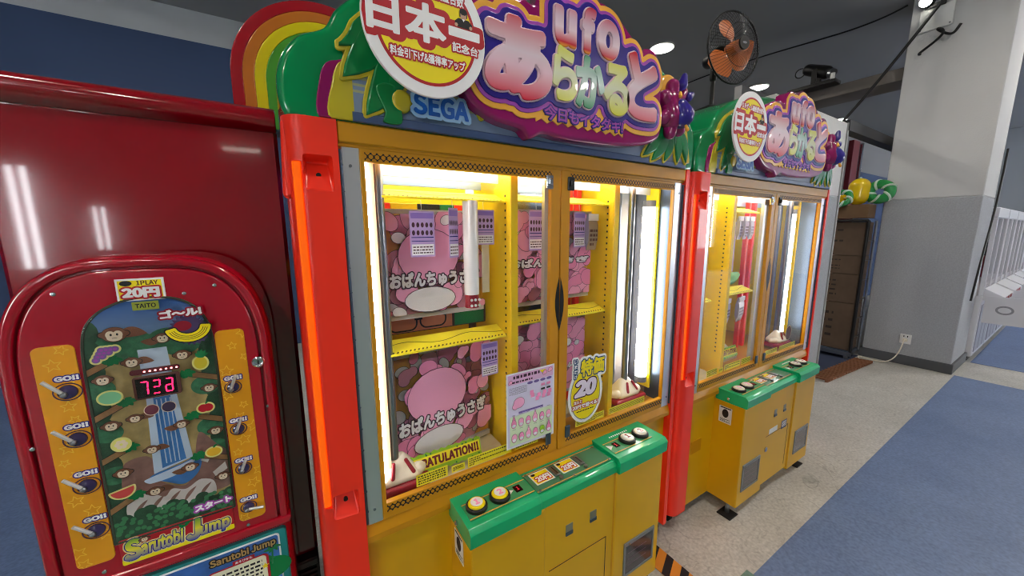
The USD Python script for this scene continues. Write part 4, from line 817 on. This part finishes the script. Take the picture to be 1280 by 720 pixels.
sticker('fruit_print', Polygon([(-.505+.020*math.cos(a), 1.098+.020*math.sin(a)) for a in np.linspace(PI+.2, 2*PI+.2, 14)]), mat('watermelon', (206, 70, 66), .4))
sticker('fruit_print', ell(-.336, 1.372, .0125, .015), mat('pineapple', (206, 186, 40), .4)); c.add('fruit_detail', unary_union([leafshape(-.332, 1.385, -.332+.014*math.cos(a), 1.39+.016*math.sin(a), .007) for a in np.linspace(.3, 2.6, 5)]), INKGRN)
sticker('fruit_print', unary_union([ell(-.343, 1.256, .010), ell(-.334, 1.256, .010)]), mat('apple', (190, 20, 40), .35)); sticker('fruit_print', ell(-.335, 1.136, .014, .011), mat('orange_fruit', (220, 170, 30), .4)); c.add('fruit_detail', unary_union([leafshape(-.335, 1.147, -.325, 1.155, .005), leafshape(-.338, 1.266, -.331, 1.273, .004)]), INKGRN)
for x, m in ((-.434, mat('plum_red', (110, 50, 66), .4)), (-.404, mat('plum_dark', (60, 44, 72), .4))): c.add('fruit_outline', ell(x, 1.277, .0135), FACE); c.add('fruit_print', ell(x, 1.277, .0120), m)
c.add('goal_hole', unary_union([star(-.350, 1.462, .034, .027, 22), star(-.342, 1.452, .034, .028, 20)]), mat('goal_rim', (70, 52, 96), .4)); c.add('goal_hole', ell(-.358, 1.468, .016, .012), MAROON)
ban = unary_union([LineString([(-.349+(.026+.004*k)*math.cos(q), 1.466+(.022+.004*k)*math.sin(q)) for q in np.linspace(PI*1.08, PI*1.97, 14)]).buffer(.004) for k in range(4)]); c.add('fruit_outline', ban.buffer(.0025), INK); c.add('fruit_print', ban, INKYEL); c.add('fruit_detail', unary_union([LineString([(-.349+(.028+.004*k)*math.cos(q), 1.466+(.024+.004*k)*math.sin(q)) for q in np.linspace(PI*1.12, PI*1.93, 14)]).buffer(.0006) for k in range(3)]), INK)
for s, x, z, h, w_ in (('ゴ〜ル!', -.358, 1.500, .020, .075), ('スタート', -.350, .997, .018, .074)):
    g = affinity.rotate(word(s, x, z, h, 5, w_), 3 if s[0] == 'ゴ' else 2); c.add('lettering_edge', g.buffer(.0035), MAROON if s[0] == 'ゴ' else INKVIO); c.add('lettering', g, INKWHITE)
pl = sbox(-.437, 1.514, -.393, 1.533); c.add('maker_plate', pl, mat('plate_olive', (150, 160, 50), .4)); c.add('maker_plate_text', word('TAITO', -.415, 1.5235, .010, 2, .034), INK)
c.flush(); part(pf, 'clear_cover', prism(pf_shape, Z, .013, .0145, .001), GLASS, 'clear cover over the playfield')
# red digits
dsp = part(t, 'digit_display', prism(rrect(-.460, 1.303, -.378, 1.358, .006), Z, .005, .0095, .001), mat('display_frame', (96, 50, 46), .3), 'red digit display showing 732'); part(dsp, 'display_window', prism(sbox(-.455, 1.307, -.385, 1.353), Z, .0094, .0100), mat('display_black', (24, 4, 10), .15))
LED = mat('led_red', (255, 20, 70), .4, emit=3.2, ecol=(255, 22, 70)); seg = {'a': ((0, 1), (1, 1)), 'b': ((1, 1), (1, .5)), 'c': ((1, .5), (1, 0)), 'd': ((0, 0), (1, 0)), 'e': ((0, .5), (0, 0)), 'f': ((0, 1), (0, .5)), 'g': ((0, .5), (1, .5))}
for x, ss in ((-.448, 'abc'), (-.427, 'abgd'), (-.405, 'abgcde')):
    part(dsp, 'digit', prism(unary_union([LineString([(x+.0115*u+.002*v, 1.314+.031*v) for u, v in (np.array(a)*.86+np.array(b)*.14, np.array(a)*.14+np.array(b)*.86)]).buffer(.0014) for a, b in (seg[q] for q in ss)]), Z, .0100, .0106), LED)
bar = part(t, 'light_bar', prism(rrect(-.462, 1.363, -.376, 1.375, .005), Z, .005, .0095, .001), mat('light_bar', (92, 10, 30), .3)); part(bar, 'light_dots', [prism(ell(-.437+.0093*k, 1.369, .0022, n=10), Z, .0094, .0102) for k in range(7)], mat('led_dot', (255, 170, 170), .4, emit=3., ecol=(255, 150, 150)))
# lever panels
STRIP = mat('lever_panel_amber', (238, 160, 14), .32, coat=.5, vary=(3, .12)); STARL = mat('star_line', (250, 196, 60), .35)
SOCK = mat('socket_violet', (52, 40, 84), .2, coat=.6)
def strip(x0, x1, z0, z1, zs, sgn):
    P = rrect(x0, z0, x1, z1, .012); s = part(t, 'lever_panel', prism(P, Z, -.002, .003, .001), STRIP, 'amber lever panel with star outlines'); rr = random.Random(int(-x0*1000)); cs = Canvas(s, Z, .0033)
    g = [star(rr.uniform(x0, x1), z0+.01+(z1-z0-.02)*k/16, rr.uniform(.009, .017), rot=rr.uniform(0, 72)) for k in range(17)]
    g = unary_union([q.exterior.buffer(.0008) for q in g]).intersection(P.buffer(-.001)); cs.add('star_print', g, STARL)
    cx = (x0+x1)/2 + (.010 if sgn < 0 else -.006)
    for z in zs:
        r = .021 if sgn < 0 else .017; cs.new(); cs.add('socket_print', ell(cx, z, r*1.02, r*.9).exterior.buffer(.0012), OUTL); gg = word('GO!!', cx+.002, z+r*1.45, .011, 5, .036); cs.add('go_print', gg.buffer(.0022), INKNAVY); cs.add('go_print', gg, INKWHITE)
    cs.flush()
    for z in zs:
        r = .0155 if sgn < 0 else .013; lv = part(t, 'lever', None or cyl((cx-.004, GY-.018, z-.003), (cx+(-.026 if sgn < 0 else .010), GY-.030, z+(.034 if sgn < 0 else .036)) if z > .96 or sgn < 0 else (cx+.034, GY-.03, z-.002), .0036), mat('spring_lever', (226, 224, 222), .35, metal=.4), 'polished spring lever')
        part(lv, 'lever_socket', lathe([(0, 0), (r, 0), (r*.95, .004), (r*.5, .007), (0, .007)]).apply_transform(trimesh.transformations.rotation_matrix(PI/2, (1, 0, 0))).apply_translation((cx, GY-.011, z)), SOCK, smooth=40)
        part(lv, 'lever_pivot', [hullspheres([(cx-.004, GY-.020, z-.003, .006)]), ], STEEL, smooth=True)
strip(-.601, -.539, .926, 1.451, (1.348, 1.238, 1.125, 1.012), -1); strip(-.305, -.246, .909, 1.443, (1.292, 1.176, 1.063, .948), 1)
# banner
ST = grad('title_sarutobi', .905, .965, [(0, (30, 60, 170)), (.5, (240, 226, 60)), (1, (90, 180, 60))], .3, .3)
bn = part(t, 'title_banner', prism(rrect(-.531, .898, -.316, .966, .004), Z, -.002, .003), INKRED); c = Canvas(bn, Z, .0033); c.add('banner_ground', unary_union([ell(-.525+.0135*k, .903, .012, .010) for k in range(17)]).union(sbox(-.53, .899, -.317, .906)).intersection(rrect(-.53, .899, -.317, .966, .004)), INKYEL)
g = affinity.skew(unary_union([fit(txt('S', 4), -.524, .907, -.494, .962), fit(txt('arutobi', 4), -.496, .911, -.418, .950), fit(txt('J', 4), -.412, .906, -.384, .962), fit(txt('ump', 4), -.386, .903, -.324, .938)]), 5); c.add('banner_edge', g.buffer(.004), mat('title_cream', (236, 222, 150), .4)); c.add('banner_edge', g.buffer(.0018), INKNAVY); c.add('banner_title', g, ST)
monkey(c, -.487, .952, .008, 1, False); c.add('banner_leaf', unary_union([leafshape(-.412, .952, -.400, .962, .008), leafshape(-.412, .952, -.424, .960, .008)]), LEAFG); c.flush()
# 1 PLAY label
pr = part(t, 'price_label', prism(sbox(-.462, 1.534, -.382, 1.584), Z, .0, .003, .001), INKWHITE, 'yellow price label reading 1 play 20 yen'); c = Canvas(pr, Z, .0032); c.add('label_field', sbox(-.458, 1.537, -.386, 1.580), INKYEL); c.add('label_text', word('1PLAY', -.410, 1.574, .010, 2, .036), mat('ink_brown', (90, 40, 10), .5)); c.add('label_text', ell(-.445, 1.574, .010, .006), INK)
g = word('20円', -.422, 1.552, .024, 5, .062); c.add('label_shadow', g.buffer(.0035), INKRED); c.add('label_number', g, INKWHITE); c.flush()
for x, z in ((-.554, 1.56), (-.292, 1.558), (-.213, 1.221), (-.626, 1.235), (-.288, .893), (-.562, .9), (-.35, 1.543)):
    part(t, 'screw', lathe([(0, 0), (.005, 0), (.004, .003), (0, .004)], 14).apply_transform(trimesh.transformations.rotation_matrix(PI/2, (1, 0, 0))).apply_translation((x, GY-.007, z)), CHROME, smooth=40)
lk = part(t, 'lock', lathe([(0, 0), (.0145, 0), (.0145, .006), (.011, .009), (.008, .007), (0, .007)]).apply_transform(trimesh.transformations.rotation_matrix(PI/2, (1, 0, 0))).apply_translation((-.223, GY-.007, 1.348)), CHROME, 'round chrome lock', smooth=40); part(lk, 'keyhole', bx(-.2245, -.2215, GY-.0152, GY-.013, 1.343, 1.353), BLACK)

# ------------------------------------------------------------------ fan on the farther machine
t = thing('electric_fan', 'black caged fan with brown blades standing on the farther machine', 'fan', (2.197, .2, 2.742), -.22); R = .195
WIRE = mat('guard_black', (26, 26, 28), .35, metal=.4)
def guard(y0, bulge, n):
    out = []
    for k in range(n):
        a = 2*PI*k/n; ca, sa = math.cos(a), math.sin(a)
        out.append(tube([(r*R*math.cos(a+.25*(1-r)), y0+bulge*(1-r**3), r*R*math.sin(a+.25*(1-r))) for r in np.linspace(.22, 1, 6)], .0009, 4))
    return out
part(t, 'guard_wires', guard(-.01, -.06, 64), WIRE, 'front guard of thin wires', kind='stuff'); part(t, 'guard_wires', guard(.01, .07, 40), WIRE, 'rear guard of thin wires', kind='stuff')
part(t, 'guard_rim', ring((0, 0, 0), (0, 1, 0), R, .005, 48, 8), WIRE, smooth=True); part(t, 'guard_ring', [ring((0, -.045, 0), (0, 1, 0), R*.6, .0014, 40, 5), ring((0, .06, 0), (0, 1, 0), R*.6, .0014, 40, 5)], WIRE)
part(t, 'badge', cyl((0, -.072, 0), (0, -.062, 0), .036, n=28), BLACK, smooth=30); part(t, 'badge_mark', prism(ell(0, 0, .016, .006), Fr((0, -.072, 0)), 0, .0006), STEEL)
BL = mat('brown_blade', (206, 112, 56), .35, coat=.2)
for k in range(3):
    a0 = PI/2+.1+k*2*PI/3; V, f = [], []; nr, na = 8, 10
    for i in range(nr+1):
        for j in range(na+1):
            r = .035+(.165-.035)*i/nr; wd = .75+.75*math.sin(PI*min(1, i/nr*.8+.15)); a = a0+(j/na-.5)*wd+.35*i/nr; V.append((r*math.cos(a), .02-.045*(j/na-.5), r*math.sin(a)))
    V = np.array(V); n_ = len(V); V = np.vstack([V, V+(0, .002, 0)])
    for i in range(nr):
        for j in range(na): q = i*(na+1)+j; f += [(q, q+1, q+na+2), (q, q+na+2, q+na+1), (n_+q, n_+q+na+2, n_+q+1), (n_+q, n_+q+na+1, n_+q+na+2)]
    part(t, 'blade', trimesh.Trimesh(V, np.array(f), process=False), BL, smooth=True)
part(t, 'hub', cyl((0, -.03, 0), (0, .035, 0), .034, n=24), BL, smooth=30); part(t, 'motor', hullspheres([(0, .09, 0, .05), (0, .17, -.005, .042)]), BLACK, smooth=40)
part(t, 'neck', [hullspheres([(-.0, .13, -.05, .02), (-.0, .13, -.12, .02)]), cyl((-.0, .13, -.31), (-.0, .13, -.08), .012)], BLACK, smooth=30); part(t, 'base', [bx(-.10, .10, .04, .22, -.322, -.303, .006), cyl((0, .13, -.32), (0, .13, -.28), .03)], BLACK, smooth=30)

# ------------------------------------------------------------------ up at the ceiling
t = thing('ceiling_spotlight', 'black spotlight in a yoke on the end of the ceiling beam', 'spotlight', (6.36, 1.30, 3.66))
part(t, 'mount_plate', bx(-.10, .10, -.25, .30, -.02, .03, .006), BLACK); part(t, 'yoke', [bx(-.09, -.075, -.03, .03, .02, .22, .004), bx(.075, .09, -.03, .03, .02, .22, .004), bx(-.09, .09, -.03, .03, .02, .04, .004)], BLACK)
part(t, 'lamp_housing', hullspheres([(0, .10, .26, .075), (0, -.10, .16, .085)]), BLACK, smooth=40); part(t, 'lens', cyl((-.02, -.19, .11), (-.01, -.16, .13), .06, n=24), STEEL); part(t, 'cable_loop', ring((0, .20, .25), (1, 0, 0), .06, .008, 24, 6), BLACK)
part(t, 'socket', cyl((-.11, -.22, .02), (-.11, -.22, .09), .025, n=16), WHITE)
CABLE = mat('cable_black', (22, 22, 24), .6)
solo('ceiling_cable', tube(curve([(6.34, .473, 4.30), (6.40, 1.12, 4.28), (6.40, 2.04, 4.35), (6.45, 3.48, 4.38)], 30), .010, 8), CABLE, 'thin dark cable sagging across the ceiling behind the fan', 'cable', smooth=True)
solo('hanging_cable', tube([(6.34-.44*q, .19+.83*q, 4.22-1.48*q-.05*math.sin(PI*q)) for q in np.linspace(0, 1, 24)], .016, 8), CABLE, 'thick dark cable running down from the pillar lamp to the partition', 'cable', smooth=True)
solo('hook_cable', tube(curve([(6.33, .30, 3.70), (6.33, .25, 3.76), (6.30, .14, 3.86), (6.31, .19, 3.92), (6.31, .12, 3.845), (6.31, .06, 3.83), (6.31, .02, 3.90)], 40), .013, 8), BLACK, 'short black hooked cable on the pillar below the lamp plate', 'cable', smooth=True)
t = thing('pillar_lamp', 'white plate with a bright lamp high on the pillar', 'lamp', (6.37, .22, 4.05))
part(t, 'plate', bx(-.03, -.0, -.13, .135, -.11, .13, .004), WHITE); part(t, 'lamp_head', cyl((-.10, .09, .19), (-.04, .09, .21), .055, .07, n=20), BLACK); part(t, 'lamp_lens', cyl((-.108, .09, .187), (-.10, .09, .19), .052, n=20), mat('lamp_bright', (255, 255, 255), .4, emit=40., ecol=(255, 252, 240))); part(t, 'bracket', bx(-.05, -.02, -.06, .10, .12, .16, .004), BLACK)
for y, z in ((.115, -.09), (-.11, -.09)): part(t, 'screw', cyl((-.034, y, z), (-.03, y, z), .008, n=10), STEEL)

# ---- outlet and cord at the foot of the pillar
t = thing('wall_outlet', 'white wall outlet low on the pillar', 'outlet', (6.36, .042, .33)); part(t, 'cover_plate', bx(-.008, .004, -.05, .05, -.06, .06, .003), WHITE); part(t, 'plug', bx(-.04, -.008, -.02, .02, -.03, .01, .004), CREAM); part(t, 'socket_slots', [bx(-.0095, -.0078, -.02, -.012, .025, .045), bx(-.0095, -.0078, .012, .02, .025, .045)], INK)
solo('power_cord', tube(curve([(6.32, .042, .32), (6.28, .06, .2), (6.24, .15, .03), (6.15, .33, .035), (6.06, .36, .03)], 30), .007, 6), CREAM, 'pale power cord from the pillar outlet to the brown ramp', 'cord', smooth=True)
# brown lattice cable ramp
t = thing('lattice_mat', 'brown lattice strip lying on the floor before the blue mat', 'mat', (0, 0, 0)); RB = mat('rust_brown', (128, 82, 54), .7)
p0, p1 = np.array((4.86, .40)), np.array((6.10, .33)); d = (p1-p0)/np.linalg.norm(p1-p0); nrm = np.array((-d[1], d[0]))
Fm = Fr((p0[0], p0[1], .003), (d[0], d[1], 0), (nrm[0], nrm[1], 0)); L = np.linalg.norm(p1-p0)
part(t, 'rail', [prism(sbox(0, y-.012, L, y+.012), Fm, 0, .025, .003) for y in (-.075, .06)], RB)
for k in range(17): part(t, 'lattice_slat', prism(affinity.rotate(sbox(L*k/17+.01, -.095, L*k/17+.045, .085), 12), Fm, .012, .032, .003), RB)
# hazard tape on the floor by the nearer machine
t = thing('hazard_tape', 'black and orange striped tape on the floor by the nearer console', 'tape', (1.29, -.5, .003)); q = Polygon([(0, .46), (.08, .49), (.16, .26), (.16, 0), (.05, 0)]); q = sbox(0.02, 0, .14, .47)
part(t, 'tape', prism(q, Fr((0, 0, 0), (1, 0, 0), (0, 1, 0)), 0, .0015), mat('tape_orange', (226, 142, 44), .5)); part(t, 'tape_stripes', prism(unary_union([Polygon([(0, y), (.2, y+.09), (.2, y+.13), (0, y+.04)]) for y in np.arange(-.12, .5, .085)]).intersection(q), Fr((0, 0, 0), (1, 0, 0), (0, 1, 0)), .0015, .002), INK)

# ------------------------------------------------------------------ boxes in the roll cage, inflatables on top
t = thing('roll_cage', 'dark wire roll cage holding cardboard boxes beside the pillar', 'cart', (0, 0, 0))
cx, y0, y1 = 6.0, .45, 1.05
part(t, 'post', [cyl((cx, y0, .08), (cx, y0, 1.80), .018)], BLACK); part(t, 'post', [cyl((cx, y1, .08), (cx, y1, 1.80), .018)], BLACK); part(t, 'post', cyl((cx+.3, y0, .08), (cx+.3, y0, 1.80), .014), STEEL)
part(t, 'top_bar', cyl((cx, y0, 1.80), (cx, y1, 1.80), .018), BLACK); part(t, 'deck', bx(cx-.02, cx+.33, y0, y1, .08, .11, .004), DKSTEEL); part(t, 'deck_edge', bx(cx-.03, cx-.015, y0-.02, y1, .05, .10), STEEL)
part(t, 'side_wires', [cyl((cx, y0, z), (cx+.3, y0, z), .006, n=8) for z in np.arange(.3, 1.8, .25)], BLACK)
for x in (cx+.02, cx+.28):
    for y in (y0+.04, y1-.04): part(t, 'caster', cyl((x, y-.015, .04), (x, y+.015, .04), .04), GREYP)
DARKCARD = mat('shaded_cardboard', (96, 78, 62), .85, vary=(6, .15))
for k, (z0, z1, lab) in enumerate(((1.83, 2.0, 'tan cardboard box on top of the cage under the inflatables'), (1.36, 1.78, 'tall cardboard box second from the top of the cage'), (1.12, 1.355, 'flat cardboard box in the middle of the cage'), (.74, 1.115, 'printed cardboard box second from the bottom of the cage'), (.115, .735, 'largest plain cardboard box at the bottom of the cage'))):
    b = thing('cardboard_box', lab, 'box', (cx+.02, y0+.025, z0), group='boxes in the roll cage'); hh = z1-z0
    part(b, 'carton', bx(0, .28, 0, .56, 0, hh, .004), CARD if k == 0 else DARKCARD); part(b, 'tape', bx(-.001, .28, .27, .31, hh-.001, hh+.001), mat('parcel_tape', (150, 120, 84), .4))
    if k: part(b, 'box_print', prism(scrawl(-.48, hh*.2, -.2, hh*.85, 4, random.Random(k), .35), Fr((0, 0, 0), (0, -1, 0), (0, 0, 1)), .0002, .0012), mat('box_ink', (50, 38, 32), .7))
YB = mat('balloon_yellow', (250, 212, 20), .15, coat=.8); GB = mat('balloon_green', (40, 150, 74), .15, coat=.8); WB = mat('balloon_white', (200, 226, 206), .15, coat=.8)
t = thing('inflatable_ball', 'smaller plain yellow inflatable ball at the left on the boxes', 'inflatable', (6.20, .845, 2.095)); part(t, 'ball', trimesh.creation.icosphere(3, .094), YB, smooth=True); part(t, 'valve', cyl((-.05, -.085, 0), (-.055, -.10, 0), .01), WB)
t = thing('inflatable_ball', 'larger plain yellow inflatable capsule between ball and green ring', 'inflatable', (6.21, .64, 2.19)); part(t, 'ball', hullspheres([(0, 0, -.08, .108), (0, 0, .04, .110)], 32), YB, smooth=True); part(t, 'valve', cyl((0, 0, .14), (0, 0, .165), .012), WB)
def swirl(t, c, ax, R_, r_):
    part(t, 'tube_ring', ring(c, ax, R_, r_, 40, 14), GB, smooth=True); ax = np.array(ax, float)/np.linalg.norm(ax); u = np.cross(ax, (1, 0, .1)); u /= np.linalg.norm(u); w_ = np.cross(ax, u)
    for k in range(5):
        pts = []
        for s in np.linspace(0, 1, 14):
            a = 2*PI*(k/5+s*.16); b = s*4.2-1.0; d = math.cos(a)*u+math.sin(a)*w_; pts.append(np.array(c)+d*(R_+r_*.94*math.cos(b))+ax*r_*.94*math.sin(b))
        part(t, 'white_swirl', tube(pts, .014, 8), WB, smooth=True)
t = thing('swim_ring', 'green and white swirled swim ring lying on the boxes', 'inflatable', (6.01, .70, 2.0)); swirl(t, (-.02, .04, .084), (-1, 0, .35), .085, .032)
t = thing('swim_ring', 'green and white swirled swim ring standing against the pillar', 'inflatable', (6.28, .475, 2.0)); swirl(t, (-.02, -.02, .155), (-1, -.1, .1), .095, .055)

# ------------------------------------------------------------------ white prize machines along the aisle beyond the pillar
WM = mat('cabinet_white', (222, 222, 228), .35); PD = mat('prize_dark', (84, 60, 70), .6)
def white_machine(x, label):
    t = thing('prize_machine', label, 'prize machine', (x, -.40, 0), group='white prize machines along the aisle')
    part(t, 'base_cabinet', bx(0, .92, 0, .75, .06, .86, .01), WM, smooth=30); part(t, 'plinth', bx(.03, .89, .03, .72, 0, .06), BLACK)
    part(t, 'top_cover', bx(0, .92, 0, .75, 1.82, 1.95, .012), WM, smooth=30)
    for a in (0, .44, .88):
        for y in (0, .71): part(t, 'upright', bx(a, a+.04, y, y+.04, .86, 1.82, .004), WM)
    part(t, 'side_glass', bx(.006, .01, .04, .71, .86, 1.82), GLASS); part(t, 'front_glass', bx(.04, .88, .006, .01, .86, 1.82), GLASS); part(t, 'back_panel', bx(.03, .89, .68, .70, .86, 1.82), mat('machine_inside', (60, 54, 66), .6))
    part(t, 'control_ledge', prism(Polygon([(-.16, .80), (-.16, .86), (.0, .95), (.0, .80)]), Fr((0.04, 0, 0), (0, 1, 0), (0, 0, 1)), 0, .84), WM); part(t, 'ledge_sticker', [bx(.16+.22*k, .30+.22*k, -.165, -.16, .81, .85) for k in range(3)], MAROON)
    s = part(t, 'notice_board', bx(.03, .05, -.34, -.02, .52, .86), WM, 'white notice board on the near end'); part(s, 'notice_print', prism(ell(.18, .70, .07, .055).difference(ell(.18, .70, .05, .035)), Fr((.03, 0, 0), (0, -1, 0), (0, 0, 1)), .0, .001), mat('notice_grey', (150, 150, 158), .6))
    for k in range(3): part(t, 'front_panel', bx(.05+.29*k, .30+.29*k, -.008, .0, .12, .74, .004), mat('panel_grey', (170, 170, 180), .4))
    for k in range(4): part(t, 'stacked_prize', rbox(.10+.19*k, .26+.19*k, .3, .5, .87, 1.15+.1*(k % 2), .03), [PINKD, PD, INKVIO, MAROON][k], smooth=30)
    return t
wm = white_machine(7.22, 'white prize machine nearest the pillar in the aisle row')
for k, lab in enumerate(('second white prize machine from the pillar in the aisle row', 'third white prize machine from the pillar in the aisle row', 'fourth white prize machine from the pillar in the aisle row', 'fifth white prize machine from the pillar in the aisle row')):
    q = copy_of(wm, 'prize_machine', lab, (7.22+.96*(k+1), -.40, 0), 0, 'white prize machines along the aisle')
t = thing('wall_camera', 'small black camera on the aisle side of the pillar at the right edge', 'camera', (7.30, -.72, 2.10)); part(t, 'body', rbox(-.06, .06, -.04, .04, -.05, .07, .012), BLACK, smooth=30); part(t, 'lens', cyl((-.08, 0, .02), (-.05, 0, .02), .03), STEEL)
t = stage.GetPrimAtPath(t); t.SetActive(False)
solo('dangling_cable', tube(curve([(7.16, -.375, 2.62), (7.12, -.372, 1.95), (6.95, -.372, 1.55), (6.78, -.375, 1.25), (6.66, -.372, .85)], 30), .010, 6), BLACK, 'dark cord hanging down the aisle side of the pillar', 'cord', smooth=True)
